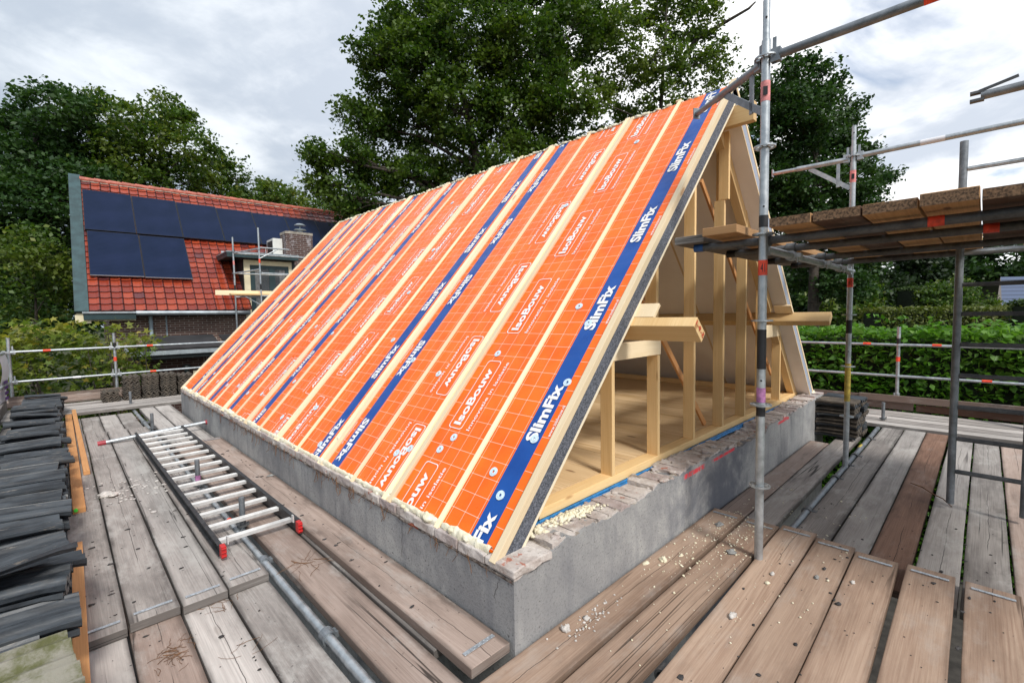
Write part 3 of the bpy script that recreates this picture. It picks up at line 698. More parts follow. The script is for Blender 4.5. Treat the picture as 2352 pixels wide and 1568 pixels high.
for k in range(10): fg.blob((5.66 + random.uniform(-.05, .05), .12 + random.uniform(-.03, .08), .43 + random.uniform(0, .03)), random.uniform(.015, .03), (1, 1, .8), .4, 8, 6)
fg.build('gable_foam', 'foam', B)
# right slope, seen from inside and at its gable edge
for k in range(8):
    y0, y1 = edges[k] + (0 if k == 0 else .003), edges[k + 1] - .003
    core = MB(); roof_box(core, RM, y0, y1, .012, SL, -.105, -.021); po = core.build('roof_panel', 'eps_pale', B)
    brd = MB(); roof_box(brd, RM, y0, y1, 0, SL - .14, -.124, -.1055); brd.build('inner_board', 'inner_board', po)
    be = MB()
    if k == 0: roof_box(be, RM, y0 - .002, y0, 0, SL - .14, -.124, -.1055); roof_box(be, RM, y0 - .002, y0, 0, SL, -.0205, 0); be.build('board_edge', 'board_edge', po)
    tb = MB(); roof_box(tb, RM, y0, y1, 0, SL, -.0205, 0); MATS['foil'] = MATS['foil_0']; tb.build('printed_foil', 'foil', po)
    for (a, b2) in ([(.111, .165)] if k == 0 else [(y0 + .004, y0 + .05)]) + [((y0 + y1) / 2 - .024, (y0 + y1) / 2 + .024)]:
        bt = MB(); roof_box(bt, RM, a, b2, 0, SL + .03, .001, .026); bt.build('batten', 'batten_wood', po, bevel=.002)
js = MB()
for k in range(1, 8): roof_box(js, RM, edges[k] - .012, edges[k] + .012, .02, SL - .2, -.1255, -.1243)
js.build('board_joint', 'board_edge', B)
# framing of the open gable
def under(x):            # height of the underside of the panels at x
    xx = x if x <= XRI else 2 * XRI - x
    s_off = .124; return E0.z + (xx - E0.x) * .7370 / .6759 - s_off / .6759
YS0, YS1 = .25, .342
def stud(xr, ztop, z0=.457, w_=.034, name='stud', y0=YS0, y1=YS1, matn='fresh_wood'):
    mb = MB(); mb.abox(xr - w_, xr, y0, y1, z0, ztop, 'z'); return mb.build(name, matn, B, bevel=.002)
stud(1.206, 1.225); stud(1.819, 1.222); stud(1.795, under(1.75) - .02, 1.34); stud(2.432, under(2.39) - .01)
stud(3.052, 2.56, w_=.040); stud(3.052, 3.19, 2.565, y0=.215, y1=.305, w_=.036); stud(3.086, 3.14, 2.50, y0=.30, y1=.342, w_=.034)
stud(3.618, 2.72); stud(4.2, 2.05); stud(4.777, 1.228)
tb_ = MB(); tb_.abox(1.19, 1.83, .25, .30, 1.2265, 1.338); tb_.build('tie_beam', 'batten_wood', B, bevel=.002)
tb_ = MB(); tb_.abox(4.13, 4.80, .25, .30, 1.2325, 1.372); tb_.build('tie_beam', 'batten_wood', B, bevel=.002)
for P_ in (RP, RM):
    for (s0, s1) in ((.16, 1.42), (1.72, 4.0)):
        mb = MB(); roof_box(mb, P_, .255, .335, s0, s1, -.225, -.126); mb.build('rafter', 'fresh_wood', B, bevel=.002)
    pu = MB(); roof_box(pu, P_, -.30, 7.7, 1.56, 1.631, -.27, -.1255); pu.build('purlin', 'fresh_wood', B, bevel=.003)
    st_ = MB(); roof_box(st_, P_, -.02 if P_ is RP else .06, .24, 1.635, 1.75, -.15, -.1255); st_.build('packing_block', 'batten_wood', B, bevel=.002)
rb = MB(); rb.abox(XRI - .036, XRI + .036, -.05, 7.8, 3.14, 3.30, 'y'); rb.build('ridge_beam', 'fresh_wood', B, bevel=.003)
rk = MB(); roof_box(rk, RM, -.02, .26, 3.98, 4.06, -.124, -.09); rk.build('packing_block', 'batten_wood', B, bevel=.002)
for (a, b2) in (((2.86, .40, 2.738), (4.93, .40, .744)), ((1.812, .40, 1.666), (2.975, .40, .46))):
    mb = MB(); a = Vector(a); b2 = Vector(b2); d = b2 - a; mb.box((a + b2) / 2, d, Y, d.cross(Y), d.length, .022, .048); mb.build('brace', 'douglas_wood', B, bevel=.002)
# red pencil marks on purlin end
tx = MB(); put_text(tx, '5-9-1', RP(-.3025, 1.583, -.262) , NV, -SV * 0 + SV, .13, .032, .02); tx.build('pencil_mark', 'mark_red', B)
# far gable frame
for xr in (1.2, 1.8, 2.4, 3.0, 3.6, 4.2, 4.8):
    mb = MB(); mb.abox(xr - .048, xr, 7.55, 7.67, .52, under(xr - .024) - .02, 'z'); mb.build('stud', 'fresh_wood', B)
# roots and dry plant fibres hanging from the coping
rt = MB()
for k in range(170):
    y = random.uniform(.15, 7.8)
    if mnoise.noise(Vector((y * 1.8, 0, 3))) < -.12 and random.random() < .75: continue
    p = Vector((-.008, y, .345 + random.uniform(-.01, .03))); pts = [p]
    for q in range(random.randint(2, 6)):
        p = p + Vector((random.uniform(-.008, .002), random.uniform(-.022, .022), -random.uniform(.004, .030))); p.x = min(p.x, -.004); pts.append(p)
    rt.pipe(pts, [random.uniform(.0010, .0022)] * len(pts), 4)
rt.build('dry_roots', 'debris_brown', B)
ck = MB()
for (yy, zz, ln) in ((.95, .33, .24), (.10, .30, .1)):
    p = Vector((-.002, yy, zz)); 
    for q in range(7):
        p2 = p + Vector((0, random.uniform(-.012, .012), -ln / 7)); ck.add([p + Y * -.0012, p + Y * .0012, p2 + Y * .0012, p2 - Y * .0012], [(0, 1, 2, 3)]); p = p2
ck.build('wall_crack', 'tape_black', B)

# ------------------------------------------------------------------ scaffold planks
def plank(x0, x1, y0, y1, zt, matn, label, along, group='scaffold planks', th=.047, strips=(), skew=0.0, name='scaffold_plank', bow=.0):
    """strips: list of 0/1 telling at which end (low/high) a steel end strip is nailed; skew: sideways shift of the low end"""
    mb = MB(); L = (x1 - x0) if along == 'x' else (y1 - y0); wd = (y1 - y0) if along == 'x' else (x1 - x0)
    c0 = Vector(((x0 + x1) / 2, (y0 + y1) / 2, zt - th / 2))
    if along == 'x': a = Vector((x1, (y0 + y1) / 2, c0.z)); b2 = Vector((x0, (y0 + y1) / 2 + skew, c0.z))
    else: a = Vector(((x0 + x1) / 2, y1, c0.z)); b2 = Vector(((x0 + x1) / 2 + skew, y0, c0.z))
    d = (a - b2).normalized(); sd = Z.cross(d)
    seg = max(2, int(L / .25)); cw = wd; o = (random.uniform(0, 30), 8 + random.randint(0, 20) - (cw + th)); P = []; U = []
    ph = random.uniform(0, 50)
    for i in range(seg + 1):
        t = i / seg; c = b2.lerp(a, t); z = .004 * mnoise.noise(Vector((t * L * .8, ph, 0)))
        for (j, kk) in ((-.5, -.5), (.5, -.5), (.5, .5), (-.5, .5)):
            ej = .003 * mnoise.noise(Vector((t * L * 2.5, ph, j * 9)))
            P.append(c + sd * (cw * j + ej) + Z * (th * kk + z))
    fs = []; uvs = []; off = [0, cw, cw + th, 2 * cw + th, 2 * cw + 2 * th]
    for i in range(seg):
        for q in range(4):
            a_ = i * 4 + q; b_ = i * 4 + (q + 1) % 4; fs.append((a_, b_, b_ + 4, a_ + 4)); u0, u1 = L * i / seg + o[0], L * (i + 1) / seg + o[0]
            uvs.append([(u0, off[q] + o[1]), (u0, off[q + 1] + o[1]), (u1, off[q + 1] + o[1]), (u1, off[q] + o[1])])
    n = seg * 4; fs += [(3, 2, 1, 0), (n, n + 1, n + 2, n + 3)]; e = [(o[0], o[1]), (o[0] + .05, o[1]), (o[0] + .05, o[1] + th), (o[0], o[1] + th)]; uvs += [e[::-1], e]
    mb.add(P, fs, uvs)
    pos = Vector((c0.x, c0.y, zt - th))
    ob = mb.build(name, matn, None, bevel=.004); tag(ob, label, 'plank', group)
    for e_ in strips:
        sp = MB(); cc_ = (b2 + d * .085) if e_ == 0 else (a - d * .085); cc_ = cc_ + Z * (th / 2 + .0035 + .002)
        sp.box(cc_, sd, d, Z, wd * .78, .020, .003)
        for q in range(14): sp.blob(cc_ + sd * (wd * .74 * (q / 13 - .5)) + d * (.006 * (-1) ** q) + Z * .0015, .0035, (1, 1, .5), .1, 6, 3)
        sp.build('end_strip', 'strip_steel', ob)
    return ob
GL = 'planks of the left scaffold deck'
# left deck: upper layer between camera end and the far overlap
upper = [(-1.455, -1.245, 'plank_grey', 'grey lower-left plank beside the tiles, outermost of the four lapped planks with steel end strips'),
         (-1.236, -1.022, 'plank_grey', 'weathered plank second from the tile stacks in the lapped row with steel end strips'),
         (-1.012, -.800, 'plank_pale', 'pale dusty plank third from the tile stacks in the lapped row with steel end strips'),
         (-.791, -.578, 'plank_grey', 'plank fourth from the tile stacks, partly under the aluminium ladder, with steel end strip')]
for i, (a, b2, mt, lb) in enumerate(upper):
    plank(a, b2, 1.53 + .02 * (i % 2), 7.18 - .03 * i, 0.0, mt, lb, 'y', GL, strips=(0,))
lower = [(-1.455, -1.25, 'plank_pale', 'pale grey plank at the bottom left of the photo beside the loose wooden batten'),
         (-1.240, -1.022, 'plank_rosy', 'reddish brown plank at the bottom left with a heap of dry twigs on it'),
         (-1.012, -.800, 'plank_pale', 'pale plank speckled with black grit in the near left deck'),
         (-.790, -.578, 'plank_grey', 'grey plank in the near left deck along the steel tube, left of the dark gap')]
for i, (a, b2, mt, lb) in enumerate(lower): plank(a, b2, -2.2, 1.95, -.05, mt, lb, 'y', GL)
far = [(-1.455, -1.25, 'far left deck plank beside the upright wooden battens, short end towards the cross planks'), (-1.240, -1.022, 'far left deck plank second from the tile stacks, beyond the lap'), (-1.012, -.800, 'far left deck plank third from the tile stacks, beyond the lap'), (-.79, -.59, 'far left deck plank just left of the steel tube, beyond the lap')]
for i, (a, b2, lb) in enumerate(far): plank(a, b2, 6.9, 8.92, -.05, ('plank_pale', 'plank_grey')[i % 2], lb, 'y', GL)
under_t = [(-1.675, -1.47, 'plank hidden for the most part under the long row of black tiles, inner one'), (-1.89, -1.685, 'plank under the middle of the long row of black tiles'), (-2.11, -1.90, 'outermost plank under the long row of black tiles')]
for (a, b2, lb) in under_t: plank(a, b2, -2.2, 8.92, -.03, 'plank_grey', lb, 'y', GL)
plank(-.485, -.268, -2.2, 5.45, 0.0, 'plank_rosy', 'long plank between the steel tube gap and the concrete wall, under the ladder feet', 'y', GL)
plank(-.252, -.035, .28, 5.35, -.001, 'plank_grey', 'narrow-showing grey plank lying beneath the top plank at the foot of the wall', 'y', GL, strips=(0,))
plank(-.238, -.012, .02, 5.33, .049, 'plank_rosy', 'top plank laid along the foot of the parapet with steel end strip at the corner', 'y', GL, strips=(0, 1))
plank(-.485, -.285, 5.50, 8.92, 0.0, 'plank_pale', 'short far plank left of the wall end, next to the tube coupler', 'y', GL)
plank(-.272, -.035, 5.38, 8.92, -.001, 'plank_pale', 'short far plank against the far end of the parapet wall', 'y', GL, strips=(0,))
# far-left cross planks
for i in range(6):
    plank(-2.3, .9 if i else .30, 8.95 + i * .225, 9.16 + i * .225, .045, ('plank_pale', 'plank_grey', 'plank_pale')[i % 3], 'cross plank %s behind the left deck, running under the far tile stacks' % ('nearest the camera', 'second in line', 'third in line', 'fourth in line', 'fifth in line', 'farthest out')[i], 'x', 'cross planks at the far end of the left deck')
plank(-2.3, 3.0, 10.36, 10.40, .055, 'plank_rosy', 'lower toe board standing on edge below the left guard rail', 'x', 'toe boards at the left deck', th=.0)if False else None
def toe(x0, x1, y0, y1, z0, z1, lb, grp, mt='plank_rosy', along='x'):
    mb = MB(); mb.abox(x0, x1, y0, y1, z0, z1, along, seg=8, jit=.002); tag(mb.build('toe_board', mt, None, bevel=.004), lb, 'toe board', grp)
toe(-2.2, 3.0, 10.36, 10.405, .05, .145, 'lower pinkish toe board on edge at the far end of the left deck', 'toe boards of the left deck')
toe(-2.2, 3.0, 10.36, 10.405, .147, .25, 'upper pinkish toe board on edge at the far end of the left deck', 'toe boards of the left deck')
toe(-2.17, -2.13, 1.0, 10.3, .0, .22, 'worn brown toe board at the outer left edge behind the tile row', 'toe boards of the left deck', 'plank_grey', 'y')
# right deck
GR = 'planks of the right scaffold deck'
plank(-.25, 2.205, -.235, -.012, 0.0, 'plank_brown', 'brown plank at the foot of the gable wall scattered with foam crumbs', 'x', GR, strips=(1,))
plank(-.25, 2.195, -.475, -.258, 0.0, 'plank_brown', 'brown crumb-covered plank between the wall plank and the front scaffold standard', 'x', GR, strips=(1,))
front = [(-.690, -.482, -.085, 2.25, 'fresh brown plank right of the front standard, first of the lapped row at bottom right'),
         (-.915, -.702, -.075, 2.20, 'second fresh brown plank of the lapped row at bottom right'),
         (-1.135, -.925, -.062, 2.16, 'third fresh brown plank of the lapped row, with a split near its end strip'),
         (-1.383, -1.172, -.040, 2.19, 'fourth fresh brown plank of the lapped row, with a long crack down its middle'),
         (-1.640, -1.425, -.025, 2.18, 'fifth fresh brown plank of the lapped row near the right edge'),
         (-1.865, -1.655, -.020, 2.17, 'last fresh brown plank cut by the right edge of the photo')]
for (a, b2, sk, xe, lb) in front: plank(-1.3, xe, a, b2, 0.0, 'plank_brown', lb, 'x', GR, strips=(1,), skew=sk)
back = [(-.200, -.012, 5.05, 'plank_rosy', 'grey-pink plank along the gable wall foot beyond the lap'), (-.415, -.210, 5.72, 'plank_grey', 'grey plank second from the gable wall beyond the lap'),
        (-.755, -.540, 6.42, 'plank_grey', 'grey plank right of the gap with the black tube'), (-.972, -.768, 6.42, 'plank_pale', 'pale grey plank between the tube-side plank and the dark stained plank'),
        (-1.183, -.980, 6.42, 'plank_dark', 'dark reddish stained plank in the right deck'), (-1.400, -1.205, 6.42, 'plank_pale', 'whitish plank under the foot of the access ladder frame'),
        (-1.612, -1.412, 6.42, 'plank_grey', 'grey cracked plank right of the ladder frame foot'), (-1.830, -1.625, 6.42, 'plank_rosy', 'outer grey-brown plank near the right edge of the photo'), (-2.05, -1.84, 6.42, 'plank_grey', 'outermost plank of the right deck beyond the ladder frame')]
for (a, b2, xe, mt, lb) in back: plank(1.9, xe, a, b2, -.05, mt, lb, 'x', GR)
for i in range(5):
    plank(6.46 + i * .225, 6.67 + i * .225, -2.6, 3.0, -.02, ('plank_pale', 'plank_grey')[i % 2], 'cross plank %s at the far right end of the deck' % ('nearest the camera', 'second in line', 'third in line', 'fourth in line', 'farthest out')[i], 'y', 'cross planks at the far end of the right deck')
toe(7.60, 7.645, -.75, 3.0, .0, .20, 'brown toe board below the right guard rail, behind the rail post', 'toe boards of the right deck', 'plank_rosy', 'y')
toe(7.56, 7.598, -2.4, -.1, .12, .22, 'upper brown toe board at the far right, behind the ladder frame', 'toe boards of the right deck', 'plank_rosy', 'y')
toe(7.60, 7.64, -2.4, -.78, .0, .10, 'lower brown toe board at the far right, behind the ladder frame', 'toe boards of the right deck', 'plank_dark', 'y')
# timber bearers below the planks
# ------------------------------------------------------------------ tubes and couplers
RT = .0242
def coupler(mb, c, ax, r=RT):
    c = Vector(c); ax = Vector(ax).normalized()
    mb.disc_ring(c, ax, r, r * 1.45, .055, 18)
    sd = ax.cross(Z) if abs(ax.z) < .9 else X
    sd = sd.normalized(); mb.box(c + sd * r * 1.9, ax, sd, ax.cross(sd), .045, .035, .03); mb.tube(c + sd * r * 1.5 - ax.cross(sd) * .02, c + sd * r * 1.5 + ax.cross(sd) * .045, .007, 8)
def rosette(name_parent, x, y, z, matn='galvanised'):
    mb = MB(); mb.disc_ring((x, y, z), Z, RT, RT + .008, .009, 20); mb.disc_ring((x, y, z), Z, RT + .028, RT + .036, .009, 24)
    for k in range(8):
        a = k * math.pi / 4; d = Vector((math.cos(a), math.sin(a), 0)); mb.box(Vector((x, y, z)) + d * (RT + .017), d, Z.cross(d), Z, .026, .010, .009)
    return mb.build('rosette', matn, name_parent)
def wedge(mb, p, d):       # wedge head at the end of a ledger clamped to a rosette; d points away from the post
    d = Vector(d).normalized(); s = Z.cross(d); p = Vector(p)
    mb.box(p + d * .055, d, s, Z, .05, .036, .075); mb.box(p + d * .045 + Z * .03, Z, s, d, .15, .006, .02)
def stuck(parent, a, b2, t0, t1, matn, name='tape', r=RT + .0012):
    a = Vector(a); b2 = Vector(b2); mb = MB(); mb.tube(a.lerp(b2, t0), a.lerp(b2, t1), r, 16, cap=False); return mb.build(name, matn, parent)
# right-hand scaffold
SC = thing('scaffold', (2.9, -.5, 0), 'tall galvanised scaffold frame in front of the gable, carrying the upper deck', 'scaffold')
XA, YA = 1.636, -.512; XB, YB2 = 4.2, -.513
for (x, y, zt, zbs) in ((XA, YA, 3.345, -2.7), (XB, YB2, 3.31, -2.7)):
    mb = MB(); mb.tube((x, y, zbs), (x, y, 3.12), RT, 20); mb.tube((x, y, 3.12), (x, y, zt), RT * .80, 18); so_ = mb.build('standard', 'galvanised', SC)
    for z in (3.02, 2.51, 2.0, 1.483, .97, .465): rosette(so_, x, y, z)
    hl = MB(); 
    for z in (3.24, 2.16, 1.12):
        dv = (CAM - Vector((x, y, z))); dv.z = 0; dv.normalize(); hl.tube(Vector((x, y, z)) + dv * (RT * (.78 if z > 3.15 else .98)), Vector((x, y, z)) + dv * (RT + .001), .006, 10)
    hl.build('bolt_hole', 'tape_black', so_)
    stuck(so_, (x, y, 0), (x, y, 1), 2.77, 2.885, 'tag_pink', 'sticker'); stuck(so_, (x, y, 0), (x, y, 1), 1.755, 1.845, 'tag_red', 'sticker')
    stuck(so_, (x, y, 0), (x, y, 1), 1.19 if x < 2 else 1.30, 1.43, 'tape_black', 'black_tape'); stuck(so_, (x, y, 0), (x, y, 1), 2.04, 2.11, 'tape_black', 'black_tape')
    if x < 2:
        stuck(so_, (x, y, 0), (x, y, 1), .985, 1.075, 'paint_violet', 'paint_mark'); stuck(so_, (x, y, 0), (x, y, 1), .90, .955, 'tape_black', 'black_tape')
    else: stuck(so_, (x, y, 0), (x, y, 1), .62, 1.0, 'paint_yellow', 'paint_mark')
    dv = (CAM - Vector((x, y, 1.8))); dv.z = 0; dv.normalize(); sv = Z.cross(dv)
    tx = MB()
    for (zz, bod) in ((2.80, '1'), (1.775, '41')):
        put_text(tx, bod, Vector((x, y, zz)) + dv * (RT + .004) - sv * .012, sv, Z, .024, .05, .0)
    tx.build('sticker_print', 'tape_black', so_)
    # guard rail towards the camera side
    mb = MB(); mb.tube((x, y - .075, 3.015), (x, -4.6, 3.02), RT, 18); wedge(mb, (x, y, 3.015), (0, -1, 0)); lo_ = mb.build('ledger', 'old_steel' if x < 2 else 'galvanised', SC)
    stuck(lo_, (x, y, 3.015), (x, -4.6, 3.02), .17, .20, 'tag_red', 'tape') if x < 2 else stuck(lo_, (x, y, 3.015), (x, -4.6, 3.02), .12, .16, 'banner_white', 'tape')
    # telescopic bracket towards the building
    e = Vector((2.046, .083, 3.0)) if x < 2 else Vector((4.156, .186, 3.0))
    d = (e - Vector((x, y, 3.0))).normalized(); Lb = (e - Vector((x, y, 3.0))).length
    mb = MB(); p0 = Vector((x, y, 3.0)); mb.tube(p0 + d * .04, p0 + d * Lb * .68, RT, 18); mb.tube(p0 + d * Lb * .66, e, RT * .78, 16)
    wedge(mb, p0 + Z * .01, d); mb.box(e + Z * .005, Z, d, Z.cross(d), .075, .010, .05)
    mb.build('bracket_arm', 'old_steel' if x < 2 else 'galvanised', SC)
    mb = MB(); q0 = p0 + d * Lb * .52 - Z * .02; q1 = p0 + d * .02 - Z * .28; dd = q1 - q0
    mb.box((q0 + q1) / 2, dd, Z.cross(d), dd.cross(Z.cross(d)), dd.length, .012, .040)
    q2 = p0 + d * .12; mb.box(q2 - Z * .13, Z, Z.cross(d), d, .24, .012, .028)
    mb.build('bracket_brace', 'old_steel' if x < 2 else 'galvanised', SC)
for (x, y0, mt) in ((XA, -.07, 'dark_steel'), (2.215, -.085, 'dark_steel'), (3.067, -.11, 'dark_steel'), (3.705, -.125, 'dark_steel')):
    mb = MB(); xx = x + (.055 if x == XA else 0); mb.tube((xx, y0, 1.968), (xx, -5.2, 1.968), RT * 1.0, 16); coupler(mb, (xx, -.51, 1.968), Y); lo_ = mb.build('deck_ledger', mt, SC)
    stuck(lo_, (xx, y0, 1.968), (xx, -5.2, 1.968), .0, .012, 'paint_blue' if x < 2 else 'tape_black', 'tape')
    t_ = {XA: .235, 2.215: .27, 3.067: .31, 3.705: .345}[x]
    stuck(lo_, (xx, y0, 1.968), (xx, -5.2, 1.968), t_ - .006, t_ + .006, 'tag_red', 'sticker', RT + .002)
mb = MB(); mb.tube((XA + .05, YA, 1.915), (XB + .1, YA, 1.915), RT, 16); wedge(mb, (XA, YA, 1.915), X); wedge(mb, (XB, YA, 1.915), -X)
for x in (2.215, 3.067, 3.705): coupler(mb, (x, YA, 1.915), X)
mb.build('transom', 'galvanised', SC)
# upper deck planks
GU = 'planks of the upper scaffold deck'
ends = [(-.588, -.79), (-.80, -1.005), (-1.012, -1.222), (-1.228, -1.425), (-1.432, -1.635), (-1.66, -1.86), (-1.87, -2.07), (-2.09, -2.29), (-2.30, -2.50), (-2.52, -2.72), (-2.74, -2.94), (-2.96, -3.16)]
nth = ['first', 'second', 'third', 'fourth', 'fifth', 'sixth', 'seventh', 'eighth', 'ninth', 'tenth', 'eleventh', 'twelfth']
for i, (a, b2) in enumerate(ends):
    up_ = plank(1.50 + random.uniform(-.03, .03), 4.35 if i not in (4,) else 3.3, b2, a, 2.062 if i != 3 else 2.068, 'plank_under' if i % 3 != 1 else 'plank_dark', 'upper deck plank, %s to the right of the front standard, seen from below' % nth[i], 'x', GU, th=.052, strips=())
    xe_ = min(v.co.x for v in up_.data.vertices) + up_.location.x; mb = MB(); mb.abox(xe_ - .004, xe_ + .0, b2 + .002, a - .002, 2.012, 2.060 if i != 3 else 2.066); eg = mb.build('end_grain', 'end_grain', up_)
plank(1.50, 4.0, -.41, -.20, 2.062, 'plank_under', 'upper deck plank just left of the front standard, jutting towards the gable', 'x', GU, th=.05)
plank(1.60, 4.0, -.17, .03, 2.045, 'plank_grey', 'weathered grey end plank of the upper deck, farthest left', 'x', GU, th=.05)
# floating rail end at the top right
t = thing('guard_rail', (2.5, -3, 2.77), 'steel rail end with wedge head reaching in from the right edge, against the clouds', 'guard rail')
mb = MB(); mb.tube((2.5, -1.40, 2.769), (2.5, -4.5, 2.80), RT, 16); mb.build('rail', 'old_steel', t)
mb = MB(); mb.box((2.5, -1.385, 2.792), Y, X, Z, .06, .04, .014); mb.box((2.5, -1.385, 2.748), Y, X, Z, .06, .04, .014); mb.box((2.5, -1.47, 2.815), (0, -1, .22), X, (0, .22, 1), .16, .008, .016); mb.build('wedge_head', 'dark_steel', t)
# ladder frame at the right
t = thing('access_ladder', (3.545, -1.5, 0), 'grey steel access ladder frame rising from the right deck through the upper deck', 'ladder')
for (x, y) in ((3.545, -1.307), (3.548, -1.70)):
    mb = MB(); mb.tube((x, y, -.0), (x, y, 2.79), .0245, 20); mb.build('upright', 'old_steel', t)
for z in (2.58, 1.955, 1.713, 1.49, 1.255, 1.015, .77, .52, .26):
    mb = MB(); mb.tube((3.545, -1.33, z), (3.547, -1.68, z), .0155, 12)
    for q in range(10):
        a = q * math.pi / 5; mb.box((3.546 + .0155 * math.cos(a), -1.505, z + .0155 * math.sin(a)), Y, X, Z, .34, .003, .003)
    mb.build('rung', 'dark_steel' if z < 1.8 else 'galvanised', t)
# right guard rail
t = thing('guard_rail', (7.66, -.55, 0), 'galvanised double guard rail along the far right deck edge, in front of the hedge', 'guard rail')
mb = MB(); mb.tube((7.66, -.55, .10), (7.66, -.55, 1.25), RT, 16); po = mb.build('post', 'galvanised', t); rosette(po, 7.66, -.55, .975); rosette(po, 7.66, -.55, .505)
stuck(po, (7.66, -.55, 0), (7.66, -.55, 1), .73, .80, 'tag_red', 'sticker'); stuck(po, (7.66, -.55, 0), (7.66, -.55, 1), 1.0, 1.08, 'tape_black', 'black_tape')
cp_ = MB(); coupler(cp_, (7.66, -.55, .22), Z); cp_.tube((7.63, -.52, .02), (7.63, -.52, .25), .012, 8); cp_.build('coupler', 'galvanised', t)
for z in (.985, .51):
    mb = MB(); mb.tube((7.66, -1.95, z - .005), (7.66, 5.5, z), .0205, 14); ro = mb.build('rail', 'galvanised', t)
    for yy in ((-.12, -.93) if z > .7 else (-1.45, .9)): stuck(ro, (7.66, yy, z), (7.66, yy - .1, z), 0, 1, 'tag_red', 'sticker', .0225)
    if z > .7:
        c3 = MB(); coupler(c3, (7.66, -1.18, z), Y); c3.build('coupler', 'galvanised', ro)
mb = MB(); mb.tube((7.66, -1.90, -.2), (7.66, -1.90, 1.3), RT, 14); mb.build('post', 'old_steel', t)
mb = MB(); mb.box((7.35, -1.93, .28), (.35, 0, 1), Y, (1, 0, -.35), .75, .03, .12); mb.build('brace', 'old_steel', t)
# left guard rail
t = thing('guard_rail', (-2.1, 10.5, 0), 'galvanised guard rail around the far left deck corner, in front of the maple bush', 'guard rail')
for (x, y, zt, z0) in ((-2.07, 10.5, 1.28, -.1), (-2.19, 9.6, 1.28, -.1), (-.66, 10.5, 1.31, .05), (2.0, 10.5, 1.3, .05)):
    mb = MB(); mb.tube((x, y, z0), (x, y, zt), RT, 14); po = mb.build('post', 'galvanised', t)
    for z in (1.01, .48): rosette(po, x, y, z)
    if x > -1: stuck(po, (x, y, 0), (x, y, 1), .76, .84, 'tag_red', 'sticker'); stuck(po, (x, y, 0), (x, y, 1), 1.03, 1.12, 'tape_black', 'black_tape')
for z in (1.03, .50):
    mb = MB(); mb.tube((-2.07, 10.5, z), (3.4, 10.5, z), .0205, 14); 
    for x in (-2.07, -.66): wedge(mb, (x, 10.5, z), X)
    wedge(mb, (-.66, 10.5, z), -X)
    ro = mb.build('rail', 'galvanised', t)
    for x in ((-1.65, -.16) if z > .8 else (-.13,)): stuck(ro, (x, 10.5, z), (x + .1, 10.5, z), 0, 1, 'tag_red', 'sticker', .0225)
    if z < .8: stuck(ro, (-1.28, 10.5, z), (-1.17, 10.5, z), 0, 1, 'banner_white', 'sticker', .0225)
    mb = MB(); mb.tube((-2.12, 10.5, z), (-2.22, 6.0, z), .0205, 14); coupler(mb, (-2.125, 10.35, z), Y); mb.build('rail', 'galvanised', t)
t = thing('banner', (-2.13, 9.9, .2), 'narrow white banner with purple lettering tied to the left corner posts', 'banner')
mb = MB(); V = []
for i in range(9):
    z = 1.0 - i * .1; bx_ = .03 * math.sin(i * .7); V += [(-2.15 + bx_, 9.75, z), (-2.10 + bx_, 10.35, z), (-2.10 + bx_, 10.352, z), (-2.15 + bx_, 9.752, z)]
mb.add(V, [(i * 4, i * 4 + 1, i * 4 + 5, i * 4 + 4) for i in range(8)] + [(i * 4 + 3, i * 4 + 2, i * 4 + 6, i * 4 + 7)[::-1] for i in range(8)], None, True); mb.build('sheet', 'banner_white', t)
mb = MB()
for z in (.55, .46, .37, .28): mb.box((-2.11 + .004, 10.06, z), (.05, .6, 0), Z, (1, 0, 0), .30, .05, .003)
mb.build('print', 'banner_ink', t)
# under-deck tubes showing in the gaps, with couplers and spigots
t = thing('scaffold_tube', (-.54, 3, -.05), 'long galvanised tube lying in the gap of the left deck, passing under the aluminium ladder', 'scaffold tube')
mb = MB(); mb.tube((-.53, -1.5, -.045), (-.55, 10.4, -.045), RT, 20); mb.build('tube', 'galvanised', t)
for y in (.80, 1.80, 2.42, 3.66, 4.7, 5.8, 7.66):
    mb = MB(); coupler(mb, (-.53 - .002 * y, y, -.045), Y, RT + .001); mb.build('coupler', 'old_steel', t)
stuck(t, (-.535, 2.58, -.045), (-.535, 2.68, -.045), 0, 1, 'tag_red', 'tape')
t = thing('scaffold_tube', (3.4, -.5, -.05), 'dark galvanised tube lying in the gap of the right deck beside the two standards', 'scaffold tube')
mb = MB(); mb.tube((-.2, -.525, -.06), (6.35, -.497, -.06), RT, 20); mb.build('tube', 'old_steel', t)
for x in (.43, 1.46, 2.78, 3.77, 4.28, 4.7, 5.6):
    mb = MB(); coupler(mb, (x, -.51, -.06), X, RT + .001); mb.build('coupler', 'dark_steel', t)
stuck(t, (5.05, -.497, -.06), (5.2, -.497, -.06), 0, 1, 'paint_yellow', 'paint_mark')
